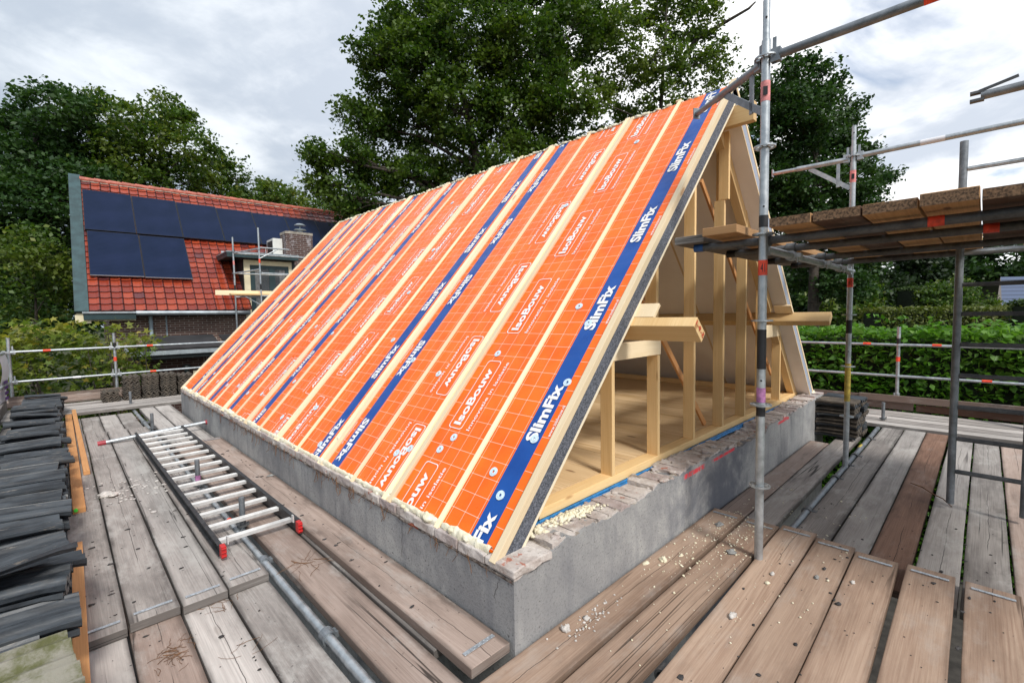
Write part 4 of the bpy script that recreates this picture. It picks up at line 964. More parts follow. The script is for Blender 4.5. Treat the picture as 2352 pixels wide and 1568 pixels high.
for (x, y, h, lb, bent) in ((-.504, 2.40, .215, 'short steel spigot standing between the near rungs of the ladder', 0), (-.562, 3.64, .244, 'short steel spigot with purple paint between the middle rungs of the ladder', 1), (-.535, 6.84, .22, 'short steel spigot just beyond the red-capped tube', 0), (-.565, 9.30, .27, 'short steel spigot standing on the far cross planks in front of the tile stacks', 0), (6.75, -.50, .23, 'short steel spigot on the far right deck behind the ladder frame and second standard', 0)):
    t = thing('steel_spigot', (x, y, 0), lb, 'spigot', 'spigots standing in the decks')
    mb = MB(); mb.tube((x, y, -.06), (x, y, h), .0200, 18, cap=False); mb.tube((x, y, h - .001), (x, y, h - .03), .0165, 16); mb.build('pin', 'old_steel', t)
    mb = MB(); mb.disc_ring((x, y, .004), Z, .021, .040, .012, 16); mb.tube((x + .03, y - .03, -.01), (x + .03, y - .03, .03), .006, 8); mb.build('collar', 'dark_steel', t)
    if bent: stuck(t, (x, y, 0), (x, y, 1), .02, .10, 'paint_violet', 'paint_mark', .0212)
# ------------------------------------------------------------------ aluminium ladder and the tube it lies on
t = thing('aluminium_ladder', (-.5, 4, .05), 'aluminium ladder with black side rails lying flat on the left deck', 'ladder')
L0, L1 = 1.95, 6.15
for (xa, xb, sg) in ((-.735, -.775, 1), (-.262, -.300, -1)):
    mb = MB(); a = Vector((xa, L0, .06)); b2 = Vector((xb, L1, .075)); d = b2 - a; s = Z.cross(d).normalized()
    mb.box((a + b2) / 2, d, s, Z, d.length, .008, .070); mb.box((a + b2) / 2 + Z * .034 - s * sg * -.010, d, s, Z, d.length, .026, .005); mb.box((a + b2) / 2 - Z * .034 - s * sg * -.010, d, s, Z, d.length, .026, .005)
    for q in range(15):
        c = a.lerp(b2, (q + .5) / 15); mb.tube(c - s * .010, c + s * .010, .011, 8)
    mb.build('side_rail', 'ladder_black', t)
    mb = MB(); mb.box(a - d.normalized() * .022, d, s, Z, .055, .030, .078); 
    for q in (-1, 0, 1): mb.box(a - d.normalized() * .052 + Z * q * .024, s, d, Z, .03, .010, .010)
    mb.build('foot', 'red_plastic', t, bevel=.004)
for q in range(15):
    f = (q + .45) / 15; xa = -.735 - .04 * f; xb = -.262 - .038 * f; y = L0 + (L1 - L0) * f; z = .068 + .015 * f
    mb = MB(); mb.box(((xa + xb) / 2, y, z), X, Y, Z, xb - xa - .006, .046, .026); 
    for e in (-.016, 0, .016): mb.box(((xa + xb) / 2, y + e, z + .0135), X, Y, Z, xb - xa - .02, .003, .003)
    mb.build('rung', 'aluminium', t, bevel=.003)
mb = MB(); mb.box((-.70, L0 + .01, .11), Z, X, Y, .05, .008, .03); mb.box((-.285, L0 + .03, .11), Z, X, Y, .05, .008, .03); mb.build('hook', 'aluminium', t)
t = thing('capped_tube', (-.56, 6.2, .1), 'loose galvanised tube with dark red caps lying across under the far end of the ladder', 'tube')
mb = MB(); mb.tube((-1.09, 6.22, .026), (.0, 6.16, .105), RT, 18); mb.build('tube', 'galvanised', t)
for (a, b2) in (((-1.15, 6.223, .0225), (-1.07, 6.219, .0285)), ((-.02, 6.161, .104), (.045, 6.158, .109))):
    mb = MB(); mb.tube(a, b2, RT + .006, 18); mb.build('cap', 'red_cap', t, bevel=.002)
# loose battens at the tiles
for (a, b2, w_, h_, lb, c_) in (((-1.375, 3.63, .02), (-1.385, 9.0, .02), .078, .044, 'wide orange-brown wooden batten lying against the tile row, green plug at its end', 1), ((-1.292, 4.85, .02), (-1.315, 9.3, .04), .05, .040, 'narrow orange-brown wooden batten beside the wide one', 0), ((-1.43, .55, .02), (-1.405, 2.85, .02), .055, .040, 'short orange-brown wooden batten at the lower left edge beside the near tiles', 0)):
    a = Vector(a); b2 = Vector(b2); d = b2 - a; mb = MB(); s = Z.cross(d).normalized(); mb.box((a + b2) / 2, d, s, d.cross(s).normalized() * -1 if False else s.cross(d) * -1, d.length, w_, h_, seg=8, jit=.0008)
    t = thing('wooden_batten', tuple((a + b2) / 2 - Z * .02), lb, 'batten', 'loose wooden battens by the tiles'); mb.build('batten', 'douglas_wood', t, bevel=.002)
    if c_:
        mb = MB(); mb.tube(a + Vector((-.02, -.012, .01)), a + Vector((-.02, .005, .01)), .013, 14); mb.build('plug', 'green_plastic', t)
# ------------------------------------------------------------------ concrete roof tiles
def tile_mesh(name, matn, waves=2.0, lx=.42, ly=.33, th=.016):
    nx_, ny_ = 6, 30; V = []; 
    for side_ in (0, 1):
        for i in range(nx_ + 1):
            for j in range(ny_ + 1):
                u = i / nx_; v = j / ny_
                h = (.030 * math.exp(-((v - .26) / .075) ** 2) + .030 * math.exp(-((v - .74) / .075) ** 2) + .010 * math.exp(-((v - .5) / .04) ** 2) + (.016 if v > .94 or v < .05 else 0)) if waves < 2.5 else .015 * math.sin(v * waves * 2 * math.pi)
                if side_ == 0: h += -.008 * (1 if abs((u * 9) % 1 - .5) < -.1 else 0)
                V.append(((u - .5) * lx, (v - .5) * ly, h + (th if side_ == 0 else 0) + (.0 if 0 < i < nx_ else -.003) + (.010 if side_ == 1 and i in (0, nx_) else 0) * -1))
    n = (nx_ + 1) * (ny_ + 1); fs = []
    for i in range(nx_):
        for j in range(ny_):
            a = i * (ny_ + 1) + j; q = (a, a + ny_ + 1, a + ny_ + 2, a + 1); fs.append(q); fs.append(tuple(k + n for k in q[::-1]))
    for j in range(ny_):
        fs.append((j, j + 1, j + 1 + n, j + n)); a = nx_ * (ny_ + 1) + j; fs.append((a, a + n, a + 1 + n, a + 1))
    for i in range(nx_):
        a = i * (ny_ + 1); fs.append((a, a + n, a + ny_ + 1 + n, a + ny_ + 1)); a += ny_; fs.append((a, a + ny_ + 1, a + ny_ + 1 + n, a + n))
    me = bpy.data.meshes.new(name); me.from_pydata(V, [], fs); me.polygons.foreach_set('use_smooth', [True] * len(fs)); me.materials.append(MATS[matn]); me.update()
    try: me.set_sharp_from_angle(angle=rad(40))
    except Exception: pass
    return me
TM = tile_mesh('roof_tile', 'tile_black', 2.0); TM2 = tile_mesh('roof_tile_brown', 'tile_brownish', 3.0); TM3 = tile_mesh('roof_tile_moss', 'tile_mossy')
def put_tile(me, loc, rot, label, group, sc=(1, 1, 1)):
    o = bpy.data.objects.new('roof_tile', me); S.collection.objects.link(o); o.location = loc; o.rotation_euler = rot; o.scale = sc; tag(o, label, 'roof tile', group); return o
# long row at the left edge
ORD = ['first', 'second', 'third', 'fourth', 'fifth', 'sixth', 'seventh', 'eighth', 'ninth', 'tenth', 'eleventh', 'twelfth', '13th', '14th', '15th', '16th', '17th', '18th', '19th', '20th', '21st', '22nd', '23rd', '24th', '25th', '26th', '27th', '28th', '29th', '30th', '31st', '32nd', '33rd', '34th', '35th']
def layer(q, n): return 'lowest' if q == 0 else ('topmost' if q == n - 1 else ORD[q] + ' from below')
y = .62; ci = 0
while y < 9.55:
    nt_ = 7 + (1 if random.random() < .5 else 0) - (1 if random.random() < .3 else 0)
    if y > 8: nt_ -= 1
    z = 0.012; fx = random.uniform(-.03, .03); hop = .335 / 7.5
    for q in range(nt_):
        top = q >= nt_ - 2
        rz = random.uniform(-.04, .04) if not top else random.uniform(-.13, .15); ry = random.uniform(-.02, .03) + (random.uniform(-.03, .07) if top else 0)
        rx = random.uniform(-.05, .03) if not top else random.uniform(-.20, .08)
        xx = -1.675 + fx + random.uniform(-.025, .025) + (random.uniform(-.05, .05) if top else 0)
        lb = 'black roof tile, %s, in the %s pile of the long left row' % (layer(q, nt_), ORD[ci])
        put_tile(TM if random.random() < .93 else TM2, (xx, y + .012 * q, z + .012), (rx, ry, rz), lb, 'black roof tiles in the long row at the left edge', (1, .88, 1))
        z += hop + (.006 if top else 0)
    y += .285; ci += 1
put_tile(TM3, (-1.64, .66, .40), (.05, .03, .12), 'mossy yellow-green roof tile at the bottom left corner, topmost of its pile', 'tiles set apart')
put_tile(TM, (-1.66, 1.62, .43), (-.25, .02, .42), 'black roof tile turned askew across the near tile row', 'tiles set apart')
# far stacks
for si, (xc, n_, yy, lb) in enumerate(((-.80, 5, 10.02, 'low leftmost far stack'), (-.49, 11, 10.02, 'second far stack, under the rail post'), (-.21, 11, 10.0, 'third far stack from the left'), (.07, 11, 9.98, 'fourth far stack from the left'), (.35, 10, 9.98, 'far stack next to the roof corner'))):
    for q in range(n_): put_tile(TM2, (xc + random.uniform(-.008, .008), yy, .068 + q * .0405), (random.uniform(-.02, .02), random.uniform(-.02, .02), math.pi / 2 + random.uniform(-.03, .03)), 'dark wavy roof tile, %s, in the %s' % (layer(q, n_), lb), 'wavy tiles, ' + lb, (1, .76, 1))
for q in range(11):
    put_tile(TM2 if q % 3 else TM, (5.46 + random.uniform(-.012, .012), -.21 + random.uniform(-.02, .02), -.02 + q * .0415), (random.uniform(-.02, .02), random.uniform(-.02, .02), math.pi / 2 + random.uniform(-.05, .05)), 'dark roof tile, %s, in left pile at the right wall end' % layer(q, 11), 'tiles piled at the right end of the wall, left pile')
    put_tile(TM2 if q % 3 == 0 else TM, (5.80 + random.uniform(-.015, .015), -.22 + random.uniform(-.02, .02), -.02 + q * .0405), (random.uniform(-.02, .02), random.uniform(-.03, .02), math.pi / 2 + random.uniform(-.06, .06)), 'dark roof tile, %s, in right pile at the right wall end' % layer(q, 11), 'tiles piled at the right end of the wall, right pile')
# ------------------------------------------------------------------ rubble, crumbs and twigs
cr = MB()
for k in range(520):
    if random.random() < .75: x = random.gauss(1.75, .38); y = random.gauss(-.25, .13)
    else: x = random.uniform(.3, 3.2); y = random.uniform(-.9, -.02)
    if not (-.2 < x < 3.4 and -.95 < y < -.015): continue
    zt = 0.002 if x < 2.19 else -.048
    if -.258 < y < -.235: continue
    if y < -.475 and x > .2 and y > -.57: continue
    r_ = random.choice((.0025, .003, .004, .006)) * random.uniform(.7, 1.4); cr.blob((x, y, zt + r_ * .4), r_, (1, 1, .7), .4, 5, 4)
tag(cr.build('foam_crumbs', 'foam'), 'pale foam crumbs scattered on the planks by the gable wall', 'crumbs', None, 'stuff')
cr = MB()
for k in range(420):
    reg = random.random()
    if reg < .5: x = random.uniform(-1.44, -.6); y = random.uniform(.3, 4.5); zt = 0.002 if y > 1.6 else -.048
    elif reg < .7: x = random.uniform(-.22, -.03); y = random.uniform(.3, 5); zt = .051
    else: x = random.uniform(.3, 3.2); y = random.uniform(-1.6, -.55); zt = .002 if x < 2.15 else -.048
    r_ = .0018 + .008 * random.random() ** 3; cr.blob((x, y, zt + r_ * .2), r_, (random.uniform(1, 2.4), random.uniform(.7, 1.8), .4), .6, 6, 4)
tag(cr.build('grit', 'grit_slate'), 'dark grit and bark bits scattered over the decks', 'grit', None, 'stuff')
def chunk(x, y, z, r, matn, name, label, sq=(1, 1, .5), n=1, cat='stone', grp=None):
    mb = MB(); mb.blob((x, y, z + r * sq[2] * .6), r, sq, .5, 10, 7, 2.6)
    for q in range(n - 1): mb.blob((x + random.uniform(-r, r), y + random.uniform(-r, r), z + r * .3), r * random.uniform(.4, .8), sq, .5, 8, 6)
    tag(mb.build(name, matn), label, cat, grp)
chunk(1.20, -.105, .0, .020, 'foam', 'foam_lump', 'largest cream foam lump on the wall-side brown plank', (1, 1, .8), 6, 'foam lump')
chunk(1.10, -.04, .0, .015, 'foam', 'foam_lump', 'flat cream foam scrap left of the largest lump', (1.6, 1, .5), 3, 'foam lump')
chunk(1.331, -.155, .0, .011, 'foam', 'foam_lump', 'small cream foam lump right of the largest lump', (1, 1, .8), 2, 'foam lump')
chunk(1.93, -.156, .0, .030, 'stone_grey', 'mortar_piece', 'grey mortar flake near the end strip of the wall-side plank', (1.4, .8, .3), 1, 'mortar piece')
chunk(1.587, -.365, .0, .030, 'stone_grey', 'mortar_piece', 'grey mortar flake on the second brown plank left of the standard', (1.2, .8, .35), 1, 'mortar piece')
chunk(.947, -.607, .0, .022, 'stone_white', 'stone_chip', 'white oblong stone chip on the first lapped plank', (1.4, .7, .6))
chunk(1.50, -.63, .0, .016, 'stone_white', 'stone_chip', 'small pale stone chip near the middle of the first lapped plank', (1.3, .8, .5))
chunk(1.38, -.64, .0, .016, 'foam', 'stone_chip', 'pinkish chip with rust stain on the first lapped plank', (1, .8, .5))
chunk(1.635, -.824, .0, .016, 'stone_grey', 'stone_chip', 'grey chip on the second lapped plank', (1.3, .8, .5))
chunk(1.72, -.98, .0, .014, 'stone_white', 'stone_chip', 'pale chip on the third lapped plank', (1.3, .8, .5))
chunk(.28, -.07, .0, .022, 'stone_white', 'stone_chip', 'round whitish rubble stone at the wall corner, bottom centre', (1, 1, .8))
chunk(.42, -.09, .0, .014, 'stone_white', 'stone_chip', 'smaller whitish rubble stone behind the round one at the wall corner', (1, 1, .8))
chunk(-1.19, 3.95, .0, .05, 'stone_white', 'mortar_piece', 'pale mortar lump lying beside the end of the narrow wooden batten', (1, 1.3, .5), 2, 'mortar piece')
chunk(-.05, 3.25, .05, .02, 'stone_grey', 'paper_scrap', 'crumpled grey scrap on the top plank beside the ladder', (1.2, 1, .5), 2, 'scrap')
rb_ = MB()
for k in range(60): rb_.blob((.30 + random.gauss(0.12, .12), -.10 + random.gauss(0, .03), .004), random.uniform(.002, .008), (1, 1, .6), .4, 5, 4)
for k in range(90): rb_.blob((random.gauss(-1.0, .18), random.gauss(4.0, .25), .003), random.uniform(.004, .016), (1.3, 1.5, .2), .5, 6, 4)
tag(rb_.build('mortar_rubble', 'stone_white'), 'pale mortar flakes scattered on the decks', 'rubble', None, 'stuff')
def twigs(x, y, z, n, L, label, mt='debris_brown', rr=.0015, spread=.05):
    mb = MB()
    for k in range(n):
        p = Vector((x + random.gauss(0, spread), y + random.gauss(0, spread), z + .003)); a = random.uniform(0, 6.28) if n > 3 else .9; pts = [p]
        for q in range(4): a += random.uniform(-.5, .5); p = p + Vector((math.cos(a), math.sin(a), random.uniform(-.03, .06))) * (L / 4 * random.uniform(.6, 1.2)); p.z = max(z + .002, p.z); pts.append(p)
        mb.pipe(pts, [rr * random.uniform(.4, 1.0)] * 5, 5)
    tag(mb.build('dry_twigs', mt), label, 'twigs')
twigs(-1.10, 1.22, -.05, 40, .065, 'heap of dry brown twigs on the reddish plank at the lower left')
twigs(-.86, 1.48, -.05, 14, .07, 'dry brown bark crumbs at the overlap of the left planks', spread=.04)
twigs(-.36, 1.50, .0, 16, .16, 'thin dry stalks lying across the plank in front of the ladder foot', spread=.04)
twigs(-.80, 1.0, -.05, 5, .12, 'single dry needles on the speckled pale plank')
mb = MB(); pts = [Vector((3.996, -1.033, -.03)), Vector((3.90, -1.12, -.02)), Vector((3.80, -1.20, -.035)), Vector((3.69, -1.26, -.02)), Vector((3.60, -1.318, -.045))]; mb.pipe(pts, [.004, .005, .005, .004, .003], 7); tag(mb.build('stick', 'debris_brown'), 'thin curved stick lying on the dark plank left of the ladder frame', 'stick')

# ------------------------------------------------------------------ neighbour house with red roof
A_ = rad(-2.2); HX = Vector((math.cos(A_), math.sin(A_), 0)); HY = Vector((-math.sin(A_), math.cos(A_), 0)); HE = Vector((-.818, 14.667, 1.806))
PP = rad(46); HU = HY * math.cos(PP) + Z * math.sin(PP); HN = HX.cross(HU)
def HF(x, o, z): p = HE + HX * x + HY * (o + .45); return Vector((p.x, p.y, z))      # o: metres behind the facade plane, z: world height
def HR(x, s, n=0.0): return HE + HX * x + HU * s + HN * n
def hbox(mb, x0, x1, o0, o1, z0, z1, along='x', **k):
    c = HF((x0 + x1) / 2, (o0 + o1) / 2, (z0 + z1) / 2)
    if along == 'x': mb.box(c, HX, HY, Z, x1 - x0, o1 - o0, z1 - z0, **k)
    elif along == 'z': mb.box(c, Z, HX, HY, z1 - z0, x1 - x0, o1 - o0, **k)
    else: mb.box(c, HY, HX, Z, o1 - o0, x1 - x0, z1 - z0, **k)
def hwall(mb, x0, x1, o, z0, z1):        # facade-parallel wall with UV in metres
    mb.add([HF(x0, o, z0), HF(x1, o, z0), HF(x1, o, z1), HF(x0, o, z1)], [(0, 1, 2, 3)], [[(x0, z0), (x1, z0), (x1, z1), (x0, z1)]])
def hwall_side(mb, x, o0, o1, z0, z1):
    mb.add([HF(x, o0, z0), HF(x, o1, z0), HF(x, o1, z1), HF(x, o0, z1)], [(0, 1, 2, 3)], [[(o0, z0), (o1, z0), (o1, z1), (o0, z1)]])
H = thing('brick_house', tuple(HF(4.5, 4, GZ)), 'brown brick house with red glazed tile roof and green trim, left of the orange roof', 'house')
mb = MB(); hwall(mb, .36, 14, 0, GZ, 1.9); hwall_side(mb, .36, 0, 9, GZ, 2.0); hwall_side(mb, 14, 0, 9, GZ, 2.0); hwall(mb, .36, 14, 9, GZ, 1.9)
mb.add([HF(.36, .0, 1.9), HF(.36, 8.2, 1.9), HF(.36, 4.1, 5.8)], [(0, 1, 2)], [[(0, 0), (8.2, 0), (4.1, 4)]]); mb.build('wall', 'brick_brown', H)
mb = MB(); hbox(mb, .35, .9, -.02, .0, .56, .68); mb.build('stone_band', 'yellow_stone', H)
def tiled(mb, x0, x1, r0, r1, pw=.235, ph=.2340):
    # heightfield: pantile wave across, step down the slope
    nxs = int(round((x1 - x0) / pw)); V = []; U = []; fs = []; uvs = []
    sub = [(0, 0), (.12, .002), (.35, -.004), (.62, .002), (.78, .022), (.90, .030), (.999, .006)]
    for r in range(r0, r1):
        base = len(V)
        for (e, hh) in ((0, .026), (1, .004)):
            for c in range(nxs):
                for (u, h) in sub:
                    V.append(HR(x0 + (c + u) * pw, (r + e) * ph, h + hh)); U.append((c + u + 40, r + (e * .999) + 10))
        n = nxs * len(sub)
        for q in range(n - 1):
            f = (base + q, base + q + 1, base + n + q + 1, base + n + q); fs.append(f); uvs.append([U[k] for k in f])
        b2 = len(V)
        for q in range(n):
            v = V[base + q]; V.append(v - HN * .024); U.append((U[base + q][0], r + 10.02))
        for q in range(n - 1):
            f = (b2 + q, b2 + q + 1, base + q + 1, base + q); fs.append(f); uvs.append([U[k] for k in f])
    mb.add(V, fs, uvs, False)
mb = MB(); tiled(mb, -.02, 3.74, 0, 11); tiled(mb, -.02, 14.0, 11, 25); ro = mb.build('roof', 'red_tile', H)
mb = MB(); mb.add([HR(-.1, 0, -.03), HR(3.6, 0, -.03), HR(3.6, 2.6, -.03), HR(14, 2.6, -.03), HR(14, 5.85, -.03), HR(-.1, 5.85, -.03)], [(0, 1, 2, 3, 4, 5)])
bk0 = HR(-.1, 5.85, -.03); bk1 = HR(14, 5.85, -.03); mb.add([bk0, bk1, bk1 + HY * 4.1 - Z * 4.2, bk0 + HY * 4.1 - Z * 4.2], [(0, 1, 2, 3)]); mb.build('roof_deck', 'ridge_tile', ro)
mb = MB(); x = -.05
while x < 14: a = HR(x, 5.86, .035); b2 = HR(x + .36, 5.86, .02); mb.tube(a, b2, .085, 12, .075); x += .345
mb.build('ridge_tiles', 'ridge_tile', ro)
mb = MB(); mb.box(HR(7, 5.80, .012), HX, HU, HN, 14, .10, .05, seg=60, jit=.012); mb.build('ridge_mortar', 'ridge_mortar', ro)
mb = MB(); mb.box(HR(-.165, 2.98, .04), HU, HX, HN, 6.1, .27, .07); bo = mb.build('barge_board', 'green_paint_worn', H)
mb = MB(); mb.box(HR(-.29, 2.98, -.08), HU, HX, HN, 6.1, .03, .30); mb.build('barge_board', 'black_green', H)
mb = MB(); hbox(mb, -.30, .0, -.46, -.30, 1.50, 1.78); mb.build('eave_end', 'cream_paint', H)
mb = MB(); hbox(mb, -.14, .90, -.53, -.02, 1.585, 1.745); mb.build('box_gutter', 'green_paint', H)
mb = MB(); hbox(mb, -.05, .90, -.40, -.03, 1.55, 1.584); mb.build('soffit', 'cream_paint', H)
mb = MB(); hbox(mb, -.16, .91, -.57, -.02, 1.747, 1.79); mb.tube(HF(.91, -.50, 1.75), HF(3.66, -.50, 1.73), .06, 12); mb.build('gutter', 'zinc', H)
mb = MB(); hbox(mb, .9, 3.6, -.45, .0, 1.66, 1.70); mb.build('soffit', 'black_green', H)
mb = MB(); mb.tube(HF(1.24, -.10, 1.70), HF(1.24, -.10, .1), .045, 14); 
for z in (1.5, 1.0): mb.disc_ring(HF(1.24, -.10, z), Z, .045, .056, .03, 14)
mb.build('downpipe', 'grey_pvc', H)
mb = MB(); mb.tube(HF(1.60, -.03, 1.66), HF(1.60, -.03, .8), .018, 8); mb.build('conduit', 'grey_pvc', H)
# dormer
mb = MB(); hwall_side(mb, 3.62, 0, 2.6, 1.2, 3.42); hwall(mb, 3.62, 5.2, .06, 1.2, 3.42); do = mb.build('dormer', 'black_green', H)
mb = MB(); hbox(mb, 3.15, 5.22, -.30, 2.4, 3.44, 3.58); mb.build('flat_roof', 'green_paint', do)
mb = MB(); hbox(mb, 3.13, 5.24, -.32, 2.5, 3.582, 3.61); mb.build('roof_edge', 'zinc', do)
mb = MB(); hbox(mb, 3.65, 3.82, -.02, .05, 1.45, 3.40, 'z'); hbox(mb, 4.98, 5.08, -.02, .05, 1.45, 3.40, 'z'); hbox(mb, 3.82, 4.98, -.019, .05, 3.25, 3.40); mb.build('frame', 'cream_paint', do)
mb = MB(); hbox(mb, 3.82, 3.96, -.005, .045, 1.45, 3.25, 'z'); hbox(mb, 4.38, 4.56, -.005, .045, 1.45, 3.25, 'z'); hbox(mb, 4.88, 4.98, -.005, .045, 1.45, 3.25, 'z'); hbox(mb, 3.96, 4.38, -.004, .045, 3.14, 3.25); hbox(mb, 4.56, 4.88, -.004, .045, 3.14, 3.25); mb.build('door_leaf', 'green_paint', do)
mb = MB(); hwall(mb, 3.96, 4.38, .01, 1.45, 3.14); hwall(mb, 4.56, 4.88, .01, 1.45, 3.14); mb.build('pane', 'window_glass', do)
mb = MB()
for (xa, xb) in ((3.97, 4.14), (4.70, 4.87)):
    V = []; 
    for q in range(17): xx = xa + (xb - xa) * q / 16; V += [HF(xx, .035 + .01 * math.sin(q * 2.2), 1.5), HF(xx, .035 + .01 * math.sin(q * 2.2), 3.13)]
    mb.add(V, [(q * 2, q * 2 + 2, q * 2 + 3, q * 2 + 1) for q in range(16)], None, True)
mb.build('curtain', 'curtain', do)
mb = MB(); mb.box(HR(3.42, 2.55, .06), HU, HX, HN, .32, .22, .01); mb.build('lead_flashing', 'zinc', H)
# chimney
mb = MB(); cx0, cx1, co0, co1 = 5.04, 5.93, .35, .95
hwall(mb, cx0, cx1, co0, .5, 4.42); hwall_side(mb, cx0, co0, co1, .5, 4.42); hwall_side(mb, cx1, co0, co1, .5, 4.42); hwall(mb, cx0, cx1, co1, .5, 4.42); ch = mb.build('chimney', 'brick_chimney', H)
mb = MB(); hbox(mb, cx0 - .01, cx1 + .01, co0 - .01, co1 + .01, 4.42, 4.50, seg=6, jit=.012); mb.build('chimney_cap', 'ridge_mortar', ch)
mb = MB(); c = HF(5.62, .65, 4.5); mb.tube(c, c + Z * .10, .09, 14); mb.disc_ring(c + Z * .12, Z, .0, .20, .015, 20); mb.tube(c + Z * .12, c + Z * .28, .02, 8); mb.tube(c + Z * .28, c + Z * .34, .20, 18, .10); mb.tube(c + Z * .10, c + Z * .15, .12, 18, .18); mb.build('chimney_cowl', 'zinc', ch)
for o_ in (do,): pass
# air conditioner on dormer roof
t = thing('air_conditioner', tuple(HF(4.9, .9, 3.61)), 'white outdoor air conditioning unit on the flat dormer roof beside the chimney', 'air conditioner')
mb = MB(); hbox(mb, 4.74, 5.06, .75, 1.5, 3.70, 4.28); mb.build('housing', 'ac_white', t, bevel=.015)
mb = MB()
for q in range(7): hbox(mb, 4.728, 4.738, .80 + q * .09, .85 + q * .09, 3.76, 4.2)
mb.build('grille', 'roof_black', t)
mb = MB(); hbox(mb, 4.75, 5.05, .80, .86, 3.612, 3.70); hbox(mb, 4.75, 5.05, 1.38, 1.44, 3.612, 3.70); mb.build('foot', 'roof_black', t)
# solar panels
SPX = [(-.005, 1.16, 3.22, 5.20), (1.168, 2.335, 3.21, 5.16), (2.343, 3.50, 3.20, 5.11), (3.508, 4.635, 3.19, 5.06), (4.643, 5.785, 3.18, 5.02), (5.793, 6.935, 3.18, 4.99), (6.943, 8.065, 3.18, 4.97), (8.073, 9.2, 3.18, 4.96), (.035, 1.198, 1.25, 3.17), (1.206, 2.345, 1.23, 3.14)]
spl = ['leftmost', 'second from the left', 'third from the left', 'fourth from the left', 'fifth from the left', 'sixth from the left', 'right of the chimney', 'last one']
for i, (x0, x1, s0, s1) in enumerate(SPX):
    lb = 'dark blue solar panel, %s in the upper row on the red roof' % spl[i] if i < 8 else 'dark blue solar panel, %s in the lower row on the red roof' % ('left one' if i == 8 else 'right one')
    t = thing('solar_panel', tuple(HR((x0 + x1) / 2, (s0 + s1) / 2, .03)), lb, 'solar panel', 'solar panels on the red roof')
    mb = MB(); mb.box(HR((x0 + x1) / 2, (s0 + s1) / 2, .10), HX, HU, HN, x1 - x0, s1 - s0, .035); mb.build('frame', 'panel_frame', t)
    mb = MB(); q = [HR(x0 + .015, s0 + .015, .1205), HR(x1 - .015, s0 + .015, .1205), HR(x1 - .015, s1 - .015, .1205), HR(x0 + .015, s1 - .015, .1205)]; mb.add(q, [(0, 1, 2, 3)], [[(0, 0), (1, 0), (1, 1), (0, 1)]]); mb.build('cells', 'solar_cell', t)
    mb = MB(); mb.box(HR((x0 + x1) / 2, s0 + .001, .112), HX, HU, HN, x1 - x0 - .01, .012, .03); mb.build('lower_lip', 'panel_lip' if i > 7 else 'panel_frame', t)
    mb = MB(); mb.box(HR(x0 + .2, s0 + .2, .058), HX, HU, HN, .04, .3, .045); mb.box(HR(x1 - .2, s1 - .2, .058), HX, HU, HN, .04, .3, .045); mb.build('mount', 'zinc', t)
# garage
G = thing('garage', tuple(HF(3, -1.2, GZ)), 'low brick garage with black flat roof and dark fascia before the brick house', 'garage')
mb = MB(); hwall(mb, .85, 9, -2.1, GZ, .62); hwall_side(mb, .85, -2.1, 0, GZ, .62); mb.build('wall', 'brick_dark', G)
mb = MB(); hbox(mb, .70, 9, -2.5, -.02, .60, .76); mb.build('fascia', 'black_green', G)
mb = MB(); hbox(mb, .66, 9, -2.54, -.02, .762, .79); mb.build('roof', 'roof_black', G)
mb = MB(); hbox(mb, .64, 9, -2.57, -2.541, .70, .80); hbox(mb, .62, .66, -2.57, -.02, .70, .80); mb.build('roof_edge', 'zinc', G)
mb = MB()
for q in range(22): xx = 2.1 + q * .078; hbox(mb, xx, xx + .063, -2.112, -2.101, .28, .56, 'z')
mb.build('soldier_course', 'brick_brown', G)
mb = MB(); hbox(mb, 1.9, 4.2, -2.13, -2.101, .12, .22); mb.build('window_head', 'cream_paint', G)
mb = MB(); c = HF(1.75, -2.22, .34); mb.blob(c, .10, (1, 1, .6), .05, 12, 6); mb.tube(c - Z * .02, c - Z * .14, .07, 10, .05); mb.build('wall_lamp', 'black_green', G)
for (xa, xb, hz) in ((.95, 2.55, 1.12), (2.70, 5.0, 1.10)):
    t = thing('roof_panel_array', tuple(HF((xa + xb) / 2, -1.6, .79)), 'low tilted black panel on the garage flat roof, %s' % ('left one' if xa < 1 else 'right one, half behind the orange roof'), 'roof panel', 'tilted black panels on the garage')
    mb = MB(); V = [HF(xa, -2.2, .84), HF(xb, -2.2, .84), HF(xb, -1.0, hz), HF(xa, -1.0, hz)]; V2 = [v - Z * .035 for v in V]; mb.add(V + V2, [(0, 1, 2, 3), (7, 6, 5, 4), (0, 4, 5, 1), (1, 5, 6, 2), (2, 6, 7, 3), (3, 7, 4, 0)]); mb.build('sheet', 'roof_black', t)
    mb = MB(); hbox(mb, xa + .1, xa + .14, -1.1, -1.05, .79, hz - .05, 'z'); hbox(mb, xb - .14, xb - .1, -1.1, -1.05, .79, hz - .05, 'z'); mb.build('support', 'zinc', t)
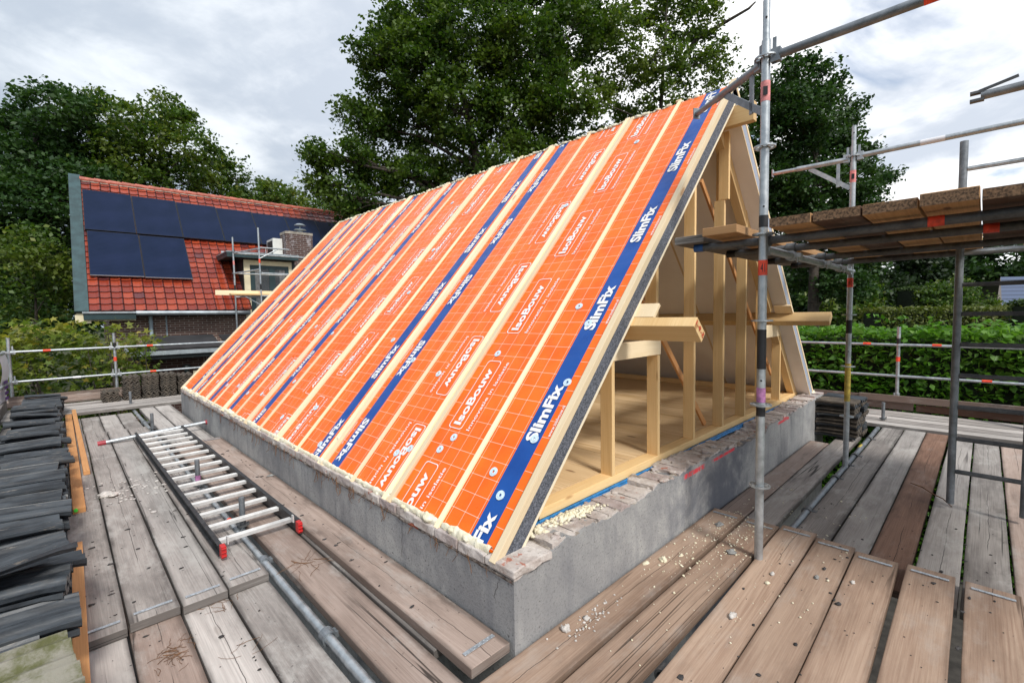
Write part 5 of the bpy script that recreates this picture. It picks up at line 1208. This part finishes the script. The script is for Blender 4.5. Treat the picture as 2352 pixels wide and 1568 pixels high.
# scaffold tower at the dormer
t = thing('scaffold_tower', tuple(HF(3.9, -1.2, GZ)), 'small galvanised scaffold tower in front of the dormer of the red-roofed house', 'scaffold')
for (x, o, zt) in ((3.24, -.7, 3.97), (3.72, -1.6, 4.165), (5.9, -1.6, 4.1), (5.9, -.7, 3.9)):
    mb = MB(); mb.tube(HF(x, o, GZ), HF(x, o, zt), RT, 12); po = mb.build('standard', 'galvanised', t)
    stuck(po, HF(x, o, 3.15), HF(x, o, 3.27), 0, 1, 'tag_red' if o < -1 else 'tag_pink', 'sticker'); stuck(po, HF(x, o, 2.38), HF(x, o, 2.55), 0, 1, 'tape_black', 'black_tape')
    p = HF(x, o, 3.55); rosette(po, p.x, p.y, 3.55); p = HF(x, o, 2.9); rosette(po, p.x, p.y, 2.9)
mb = MB()
for z in (3.6, 2.86): mb.tube(HF(3.72, -1.6, z), HF(5.9 if z < 3 else 4.55, -1.6, z), RT * .9, 10)
for z in (3.50, 2.9): mb.tube(HF(3.24, -.7, z), HF(5.9, -.7, z), RT * .9, 10); mb.tube(HF(3.24, -.7, z), HF(3.72, -1.6, z + .07), RT * .9, 10)
mb.tube(HF(3.72, -1.6, 3.28), HF(4.25, -1.6, 3.60), RT * .7, 10); mb.tube(HF(3.90, -1.6, 3.58), HF(3.90, -1.6, 3.36), .016, 8)
mb.tube(HF(3.24, -.7, 2.2), HF(5.9, -.7, 2.2), RT, 10); mb.tube(HF(3.72, -1.6, 2.2), HF(5.9, -1.6, 2.2), RT, 10); mb.tube(HF(3.3, -1.6, 2.18), HF(4.0, -1.6, 1.75), .016, 8)
mb.build('ledger', 'galvanised', t)
mb = MB(); mb.box(HF(3.75, -1.15, 2.30), HX * 1.0, HY, Z, 2.2, .045, .14); tag(mb.build('scaffold_plank', 'batten_wood'), 'fresh pale board on edge on the small scaffold at the dormer', 'plank', 'boards on the dormer scaffold')
for q in range(3):
    mb = MB(); hbox(mb, 2.95 + q * .2, 5.0, -1.62 + q * .3, -1.35 + q * .3, 2.225, 2.265); tag(mb.build('scaffold_plank', 'fresh_wood'), 'flat pale board on the small scaffold at the dormer, %s' % ('nearest the camera', 'in the middle', 'nearest the dormer')[q], 'plank', 'boards on the dormer scaffold')
# ------------------------------------------------------------------ far houses
t = thing('distant_house', (34, -8, GZ), 'distant house with steep blue-grey tiled roof at the right edge', 'house')
def quad(mb, pts, uv): mb.add(pts, [(0, 1, 2, 3)], [uv])
D_ = 26
a, b2, c, d = at(2302, 716, D_), at(2420, 716, D_), at(2420, 634, D_ + 2.5), at(2298, 636, D_ + 2.5)
mb = MB(); quad(mb, [a, b2, c, d], [(0, 0), (16, 0), (16, 9), (0, 9)]); e = c + (c - b2) * .02; back_ = (FWD * 3)
mb.add([d, c, c + Vector((2.4, 2.4, -2.2)), d + Vector((2.4, 2.4, -2.2))], [(0, 1, 2, 3)]); mb.build('roof', 'slate_tile', t)
mb = MB(); mb.add([at(2286, 722, D_), a, d], [(0, 1, 2)]); f0 = at(2288, 718, D_); mb.add([f0, at(2420, 718, D_), Vector((at(2420, 718, D_).x, at(2420, 718, D_).y, GZ)), Vector((f0.x, f0.y, GZ))], [(0, 1, 2, 3)]); mb.build('wall', 'wall_taupe', t)
t = thing('shed', (30, 4, GZ), 'small distant shed with pale grey pitched roof behind the hedge', 'shed')
mb = MB(); D_ = 24; p = [at(2040, 735, D_), at(2110, 735, D_), at(2104, 717, D_ + 2), at(2068, 717, D_ + 2)]; mb.add(p, [(0, 1, 2, 3)]); mb.build('roof', 'roof_taupe', t)
mb = MB(); w0, w1 = at(2046, 736, D_ + .1), at(2108, 736, D_ + .1); mb.add([w0, w1, Vector((w1.x, w1.y, GZ)), Vector((w0.x, w0.y, GZ))], [(0, 1, 2, 3)]); mb.build('wall', 'wall_taupe', t)
t = thing('banner', tuple(at(2276, 722, 20)), 'small white banner with blue print beside the distant house', 'banner')
mb = MB(); mb.add([at(2263, 721, 20), at(2284, 722, 20), at(2281, 716, 20), at(2265, 709, 20)], [(0, 1, 2, 3)]); mb.build('sheet', 'banner_white', t)
mb = MB(); mb.add([at(2268, 719.5, 19.95), at(2277, 720.5, 19.95), at(2277, 718.5, 19.95), at(2268, 716, 19.95)], [(0, 1, 2, 3)]); mb.build('print', 'paint_blue', t)
mb = MB(); q = at(2274, 722, 20); mb.tube((q.x, q.y, GZ), (q.x, q.y, q.z - .01), .03, 6); mb.build('pole', 'zinc', t)
# ------------------------------------------------------------------ vegetation
def leaf_mesh(name, matn, pts, normals_up, size, parent, ratio=.55, lobed=False):
    """pts: (n,3) leaf centres; one folded 4-gon (two triangles' worth) per leaf, random orientation"""
    n = len(pts); pts = np.asarray(pts)
    d = rng.normal(size=(n, 3)); d[:, 2] *= .6; d[:, 2] -= .25; d /= np.linalg.norm(d, axis=1)[:, None]
    up = rng.normal(size=(n, 3)) * .75 + np.array([0, 0, normals_up]); s = np.cross(d, up); s /= np.linalg.norm(s, axis=1)[:, None] + 1e-9
    sz = size * rng.uniform(.65, 1.3, n)[:, None]; nn = np.cross(s, d)
    if not lobed:
        offs = [(-.5, 0, 0), (-.05, .5 * ratio, .08), (.5, 0, -.06), (-.05, -.5 * ratio, .08)]
        faces = [(0, 1, 2, 3)]
    else:
        offs = []; R5 = [(0, .55), (32, .24), (60, .50), (95, .20), (128, .40), (180, .12), (232, .40), (265, .20), (300, .50), (328, .24)]
        for an, rr in R5: offs.append((rr * math.cos(rad(an)), rr * math.sin(rad(an)), -.10 * rr))
        faces = [tuple(range(len(offs)))]
    k = len(offs); V = np.empty((n, k, 3))
    for i, (a, b2, c) in enumerate(offs): V[:, i] = pts + d * a * sz + s * b2 * sz + nn * c * sz
    base = np.array(parent['_base'] if parent is not None else (0, 0, 0)); V = V.reshape(-1, 3) - base
    me = bpy.data.meshes.new(name); nf = n; me.vertices.add(n * k); me.vertices.foreach_set('co', V.ravel().astype(np.float32))
    me.loops.add(n * k); me.loops.foreach_set('vertex_index', np.arange(n * k, dtype=np.int32)); me.polygons.add(n)
    me.polygons.foreach_set('loop_start', np.arange(0, n * k, k, dtype=np.int32)); me.polygons.foreach_set('loop_total', np.full(n, k, dtype=np.int32))
    me.update(calc_edges=True); me.materials.append(MATS[matn]); o = bpy.data.objects.new(name, me); S.collection.objects.link(o)
    if parent is not None: o.parent = parent
    return o
def shell_points(c, r, n, sq=(1, 1, .85), inner=.45):
    d = rng.normal(size=(n, 3)); d /= np.linalg.norm(d, axis=1)[:, None]; rr = r * (inner + (1 - inner) * rng.random(n) ** .6)
    return np.array(c) + d * rr[:, None] * np.array(sq)
def tree(label, base, blobs, matn, leaf=.12, clumps=9.0, per=34, cr=.33, trunk_r=.28, group=None, name='tree', cat='tree', limbs=True, twigs_=True, depth=None, inner=.45, sq=(1, 1, .85), extra=()):
    """blobs: list of (centre Vector, radius)"""
    base = Vector(base); t = thing(name, tuple(base), label, cat, group); br = MB(); P = []
    cen = [(Vector(c), r) for c, r in blobs]; topz = max(c.z for c, r in cen)
    axis_x = sum(c.x for c, r in cen) / len(cen); axis_y = sum(c.y for c, r in cen) / len(cen)
    h0 = min(c.z for c, r in cen); H0 = base.z; tp = []
    nseg = 8
    for i in range(nseg + 1):
        f = i / nseg; z = H0 + (topz - H0) * .92 * f; w_ = f ** 1.2
        tp.append(Vector((base.x + (axis_x - base.x) * w_ + .25 * mnoise.noise(Vector((f * 4, base.x, 0))) * (trunk_r / .28), base.y + (axis_y - base.y) * w_, z)))
    tr = [trunk_r * (1.25 if i == 0 else 1) * (1 - .86 * i / nseg) for i in range(nseg + 1)]
    br.pipe(tp, tr, 10)
    def trunk_at(z):
        f = max(0.05, min(.98, (z - H0) / ((topz - H0) * .92))); i = min(nseg - 1, int(f * nseg)); return tp[i].lerp(tp[i + 1], f * nseg - i), trunk_r * (1 - .86 * f)
    for c, r in cen:
        nC = max(3, int(clumps * r * r)); cl = shell_points(c, r, nC, sq, inner)
        if limbs:
            st, r0 = trunk_at(c.z - (Vector((c.x - axis_x, c.y - axis_y, 0)).length) * .55 - .4)
            mid = st.lerp(c, .5) + Vector((random.uniform(-.3, .3), random.uniform(-.3, .3), .12 * (c - st).length)); rb0 = max(.02, min(r0 * .5, .024 * (c - st).length))
            pts = [st, st.lerp(mid, .5) + Vector((0, 0, .05)), mid, mid.lerp(c, .5), c]; br.pipe(pts, [rb0, rb0 * .8, rb0 * .6, rb0 * .42, rb0 * .25], 7)
            if twigs_:
                for k in range(0, nC, 2):
                    e = Vector(cl[k]); s0 = c.lerp(mid, random.uniform(0, .5)); m_ = s0.lerp(e, .5) + Vector((0, 0, random.uniform(-.05, .12) * r)); br.pipe([s0, m_, e], [rb0 * .22, rb0 * .15, rb0 * .06], 4)
        for q in cl:
            n = int(per * random.uniform(.6, 1.4)); R = cr * random.uniform(.6, 1.35)
            g = rng.normal(size=(n, 3)) * np.array([R, R, R * .62]) * .62; P.append(q + g)
    for (pts, rad_) in extra: br.pipe(pts, rad_, 8)
    br.build('trunk', 'bark', t)
    P = np.concatenate(P); leaf_mesh('crown', matn, P, 1.1, leaf, t, ratio=.68)
    return t
def pix(lst, d, sc=None, dj=1.0):      # (x, y, radius m) in the photo's frame at depth d
    out = []
    for q in lst: out.append((at(q[0], q[1], d + (q[3] if len(q) > 3 else random.uniform(-dj, dj))), q[2]))
    return out
def ground_at(x, d): p = at(x, 740, d); return (p.x, p.y, GZ)
# big oak behind the roof
oak = [(905, 85, 1.15), (960, 25, 1.3), (850, 120, .75), (1030, -60, 1.7), (1150, -60, 1.9), (1280, -40, 1.8), (890, 190, 1.15), (985, 160, 1.5), (1090, 90, 1.7), (1200, 120, 1.9), (1310, 90, 1.6), (860, 290, 1.15), (950, 290, 1.4), (1060, 250, 1.6), (1180, 270, 1.7), (1290, 240, 1.5), (800, 250, .65), (745, 360, .65), (800, 365, .9), (870, 400, 1.2), (735, 420, .6), (800, 450, .9), (960, 420, 1.5), (1070, 400, 1.6), (1190, 400, 1.6), (1300, 370, 1.3), (850, 500, 1.2), (1380, 60, 1.0), (1370, 330, .8), (940, 110, 1.0), (720, 350, .4)]
tree('huge dark oak towering behind the orange roof, cut by the top of the photo', ground_at(1190, 19), pix(oak, 19, dj=1.6), 'leaf_oak', leaf=0.165, clumps=42, per=50, cr=0.34, trunk_r=0.36)
oak2 = [(1430, 70, 1.0), (1480, 10, 1.2), (1550, 60, 1.1), (1620, 50, .9), (1500, 130, 1.1), (1590, 150, 1.0), (1650, 130, .75), (1420, 170, 1.0), (1500, 220, 1.1), (1590, 240, 1.0), (1440, 280, 1.0), (1530, 310, 1.0), (1390, 360, .9), (1650, 210, .7), (1370, 230, .9), (1600, -20, .8), (1540, -40, 1.0), (1670, 270, .6)]
lb_pts = [at(1480, 170, 20), at(1560, 150, 20), at(1600, 90, 20), at(1660, 55, 19.5), at(1720, 20, 19), at(1735, 5, 19)]
tree('lighter open-crowned oak with a long bare limb reaching right, left of the front standard', ground_at(1490, 20), pix(oak2, 20, dj=1.2), 'leaf_oak_light', leaf=0.15, clumps=36, per=40, cr=.30, trunk_r=0.24, extra=[(lb_pts, [.14, .12, .10, .07, .05, .03])])
rt_ = [(1850, 170, .8), (1800, 190, .9), (1895, 200, .7), (1760, 240, .9), (1850, 260, 1.2), (1930, 270, .8), (1800, 330, 1.3), (1890, 340, 1.3), (1960, 350, .8), (1780, 420, 1.3), (1860, 430, 1.4), (1950, 430, 1.2), (2020, 400, .55), (1990, 470, .7), (1790, 520, 1.3), (1880, 530, 1.4), (1960, 540, 1.1), (1720, 330, .8), (1725, 200, .5), (1860, 620, 1.3), (1930, 640, 1.1), (1990, 600, .8)]
tree('dense dark green tree between the two scaffold standards on the right', ground_at(1870, 17), pix(rt_, 17, dj=1.3), 'leaf_dark', leaf=0.145, clumps=42, per=52, cr=.30, trunk_r=0.26, inner=.35)
# left trees
lt1 = [(60, 310, 1.7), (140, 260, 1.6), (10, 380, 1.9), (110, 380, 2.0), (200, 340, 1.6), (40, 480, 2.0), (140, 470, 2.0), (-30, 300, 1.5), (20, 570, 1.8), (120, 570, 1.8), (215, 440, 1.6), (150, 220, .6), (90, 660, 1.8), (10, 680, 1.8), (180, 650, 1.3), (60, 750, 1.7), (170, 740, 1.3)]
tree('dark green tree filling the left edge behind the red-roofed house', ground_at(90, 22), pix(lt1, 22, dj=1.5), 'leaf_dark', leaf=0.22, clumps=22, per=44, cr=.44, trunk_r=.35, inner=.35)
lt2 = [(240, 270, 1.5), (310, 290, 1.5), (380, 260, 1.1), (420, 290, .9), (280, 370, 1.7), (370, 350, 1.5), (450, 340, 1.1), (330, 430, 1.6), (430, 420, 1.5), (240, 400, 1.4), (400, 265, .7), (180, 240, .8)]
tree('green tree with lighter leaves right above the left end of the red ridge', ground_at(330, 24), pix(lt2, 24, dj=1.5), 'leaf_mid', leaf=0.2, clumps=22, per=36, cr=.42, trunk_r=0.24)
lt3 = [(470, 370, .9), (530, 390, .8), (490, 440, 1.3), (570, 440, 1.3), (640, 450, 1.1), (540, 480, 1.3), (620, 490, 1.3), (515, 370, .5)]
tree('olive green tree over the middle of the red ridge', ground_at(540, 27), pix(lt3, 27, dj=1), 'leaf_mid', leaf=0.21, clumps=24, per=36, cr=.42, trunk_r=0.2)
lt4 = [(660, 470, 1.2), (715, 480, 1.2), (770, 490, 1.3), (690, 510, 1.4), (760, 520, 1.4), (820, 520, 1.4)]
tree('small far tree between the olive tree and the big oak', ground_at(720, 34), pix(lt4, 34, dj=1), 'leaf_oak_light', leaf=0.26, clumps=20, per=36, cr=.5, trunk_r=.22)
lt5 = [(60, 560, .8), (110, 590, .8), (40, 640, .9), (130, 660, .8), (80, 700, .9), (20, 600, .8), (140, 610, .6)]
tree('bright-leaved young tree with layered branches in front of the dark left tree', ground_at(70, 15.5), pix(lt5, 15.5, dj=.8), 'leaf_mid', leaf=0.15, clumps=22, per=44, cr=.32, trunk_r=.10, sq=(1, 1, .6))
# right background wood
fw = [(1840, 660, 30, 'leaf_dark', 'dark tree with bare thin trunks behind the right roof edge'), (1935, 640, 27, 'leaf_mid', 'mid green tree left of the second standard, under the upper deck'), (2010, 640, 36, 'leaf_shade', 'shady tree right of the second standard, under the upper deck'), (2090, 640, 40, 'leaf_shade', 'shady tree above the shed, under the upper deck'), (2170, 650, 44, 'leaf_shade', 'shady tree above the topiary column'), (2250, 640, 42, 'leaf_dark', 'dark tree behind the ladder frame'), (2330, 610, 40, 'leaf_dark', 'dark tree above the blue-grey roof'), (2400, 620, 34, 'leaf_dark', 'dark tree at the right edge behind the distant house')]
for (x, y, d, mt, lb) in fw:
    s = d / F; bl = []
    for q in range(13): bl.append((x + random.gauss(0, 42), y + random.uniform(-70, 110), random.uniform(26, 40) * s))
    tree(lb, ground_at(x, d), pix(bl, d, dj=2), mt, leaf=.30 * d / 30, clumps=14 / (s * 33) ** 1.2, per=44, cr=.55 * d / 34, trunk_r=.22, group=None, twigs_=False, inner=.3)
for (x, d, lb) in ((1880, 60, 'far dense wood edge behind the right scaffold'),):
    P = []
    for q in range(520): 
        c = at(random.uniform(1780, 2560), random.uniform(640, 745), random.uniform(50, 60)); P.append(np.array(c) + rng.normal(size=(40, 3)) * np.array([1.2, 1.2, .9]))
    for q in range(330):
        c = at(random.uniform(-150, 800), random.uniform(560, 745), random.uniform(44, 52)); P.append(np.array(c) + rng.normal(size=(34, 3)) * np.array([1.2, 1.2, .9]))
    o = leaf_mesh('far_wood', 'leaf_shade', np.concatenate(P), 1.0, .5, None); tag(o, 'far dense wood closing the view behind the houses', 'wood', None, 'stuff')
# conical shrub / small tree and topiary column behind hedge
tree('light green small tree right of the topiary column', ground_at(2175, 24), pix([(2150, 690, .8), (2190, 670, .9), (2210, 700, .8), (2170, 720, .9), (2200, 660, .6)], 24, dj=.5), 'leaf_mid', leaf=0.17, clumps=34, per=36, cr=.25, trunk_r=.08)
tree('rounded green shrub right of the ladder frame upright', ground_at(2245, 22), pix([(2240, 700, .7), (2262, 705, .6), (2225, 712, .6), (2250, 725, .8)], 22, dj=.4), 'leaf_mid', leaf=0.13, clumps=40, per=36, cr=.2, trunk_r=.06, name='shrub', cat='shrub')
def box_hedge(name, label, p0, p1, width, z0, z1, matn, leaf, dens, cat='hedge', bumps=.06, upn=.6):
    p0 = Vector(p0); p1 = Vector(p1); d = p1 - p0; d.z = 0; L = d.length; d.normalize(); s = Z.cross(d)
    t = thing(name, ((p0.x + p1.x) / 2, (p0.y + p1.y) / 2, z0), label, cat)
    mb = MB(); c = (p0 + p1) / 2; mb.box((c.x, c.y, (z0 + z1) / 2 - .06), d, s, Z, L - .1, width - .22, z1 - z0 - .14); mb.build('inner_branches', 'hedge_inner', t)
    n = int(dens * (L * (z1 - z0) * 2 + L * width)); a = rng.random(n) * L; face = rng.random(n); H_ = z1 - z0; per_ = 2 * H_ + width; q = rng.random(n) * per_
    pts = np.empty((n, 3)); dv = np.array(d); sv = np.array(s)
    for i in range(n):
        if q[i] < H_: off, z = -width / 2, z0 + q[i]
        elif q[i] < H_ + width: off, z = -width / 2 + (q[i] - H_), z1
        else: off, z = width / 2, z0 + q[i] - H_ - width
        bp = bumps * mnoise.noise(Vector((a[i] * 1.6, z * 1.6, off))) * 2
        pts[i] = np.array(p0) * [1, 1, 0] + dv * a[i] + sv * (off * (1 + bp)) + np.array([0, 0, z + bp])
    pts += rng.normal(size=pts.shape) * .045
    leaf_mesh('foliage', matn, pts, upn, leaf, t)
    return t
hd = box_hedge('hedge', 'tall bright green leafy hedge behind the right guard rail', (9.0, -7.5, 0), (9.0, 9.0, 0), 1.0, GZ, 1.12, 'leaf_hedge', .125, 520, upn=1.2)
# loose shoots standing up out of the hedge
P = []
for k in range(70):
    y = random.uniform(-5, 3.5); h = random.uniform(.05, .42) * (1 if random.random() < .6 else .5); x = 9.0 + random.uniform(-.4, .4)
    for q in range(int(6 + h * 26)): P.append((x + random.gauss(0, .07), y + random.gauss(0, .09), 1.08 + h * random.random()))
leaf_mesh('foliage', 'leaf_hedge', np.array(P), 1.2, .11, hd)
tp_ = at(2108, 700, 25); box_hedge('topiary', 'dark clipped evergreen column behind the hedge, right of the shed', (tp_.x - .55, tp_.y + .5, 0), (tp_.x + .45, tp_.y - .5, 0), 1.35, GZ, 2.55, 'leaf_conifer', .15, 620, 'topiary', .02)
q0 = at(2000, 750, 20); q1 = at(2600, 750, 20); box_hedge('hedge', 'clipped olive hedge farther back, in front of the distant house', (q0.x, q0.y, 0), (q1.x, q1.y, 0), 1.2, GZ, 1.45, 'leaf_farhedge', .16, 260, bumps=.03)
q0 = at(2352, 700, 16); q1 = at(2480, 690, 16); box_hedge('hedge', 'dark rounded hedge block at the right edge below the distant roof', (q0.x, q0.y, 0), (q1.x, q1.y, 0), 1.0, GZ, at(2380, 694, 16).z, 'leaf_conifer', .15, 520, bumps=.05)
# maple bush at the left
t = thing('maple_bush', (-1.6, 12.4, GZ), 'yellow-green maple bush with reddish tips behind the left guard rail', 'bush')
P = []; st = MB(); 
for k in range(120):
    x = random.uniform(-3.4, -.05); y = random.uniform(11.3, 12.6); lim = 1.30 - .16 * abs(x + 1.3) - .35 * max(0, x + .65)
    z = GZ + 1.2 + (lim - GZ - 1.2) * random.random() ** .45; 
    if k < 26: z = lim + random.uniform(-.15, .22)
    if k % 4 == 0: st.pipe([Vector((x * .6 - .8, 12.0, GZ)), Vector((x * .85, y, (z + GZ) / 2)), Vector((x, y, z))], [.03, .02, .006], 6)
    n = 26; P.append(np.array((x, y, z)) + rng.normal(size=(n, 3)) * np.array([.17, .17, .12]))
leaf_mesh('foliage', 'leaf_maple', np.concatenate(P), 1.3, .17, t, lobed=True); st.build('stems', 'bark', t)
P = []
for k in range(150):
    x = random.uniform(-3.4, -.2); P.append(np.array((x, random.uniform(12.2, 13.2), random.uniform(GZ + .3, .8))) + rng.normal(size=(30, 3)) * .22)
leaf_mesh('inner_foliage', 'leaf_mid', np.concatenate(P), 1.0, .13, t)
for o in bpy.data.objects:
    if o.parent is None and 'category' in o and 'kind' not in o: o['kind'] = 'thing'
# internal bookkeeping is not part of the scene
for o in bpy.data.objects:
    if '_base' in o: del o['_base']
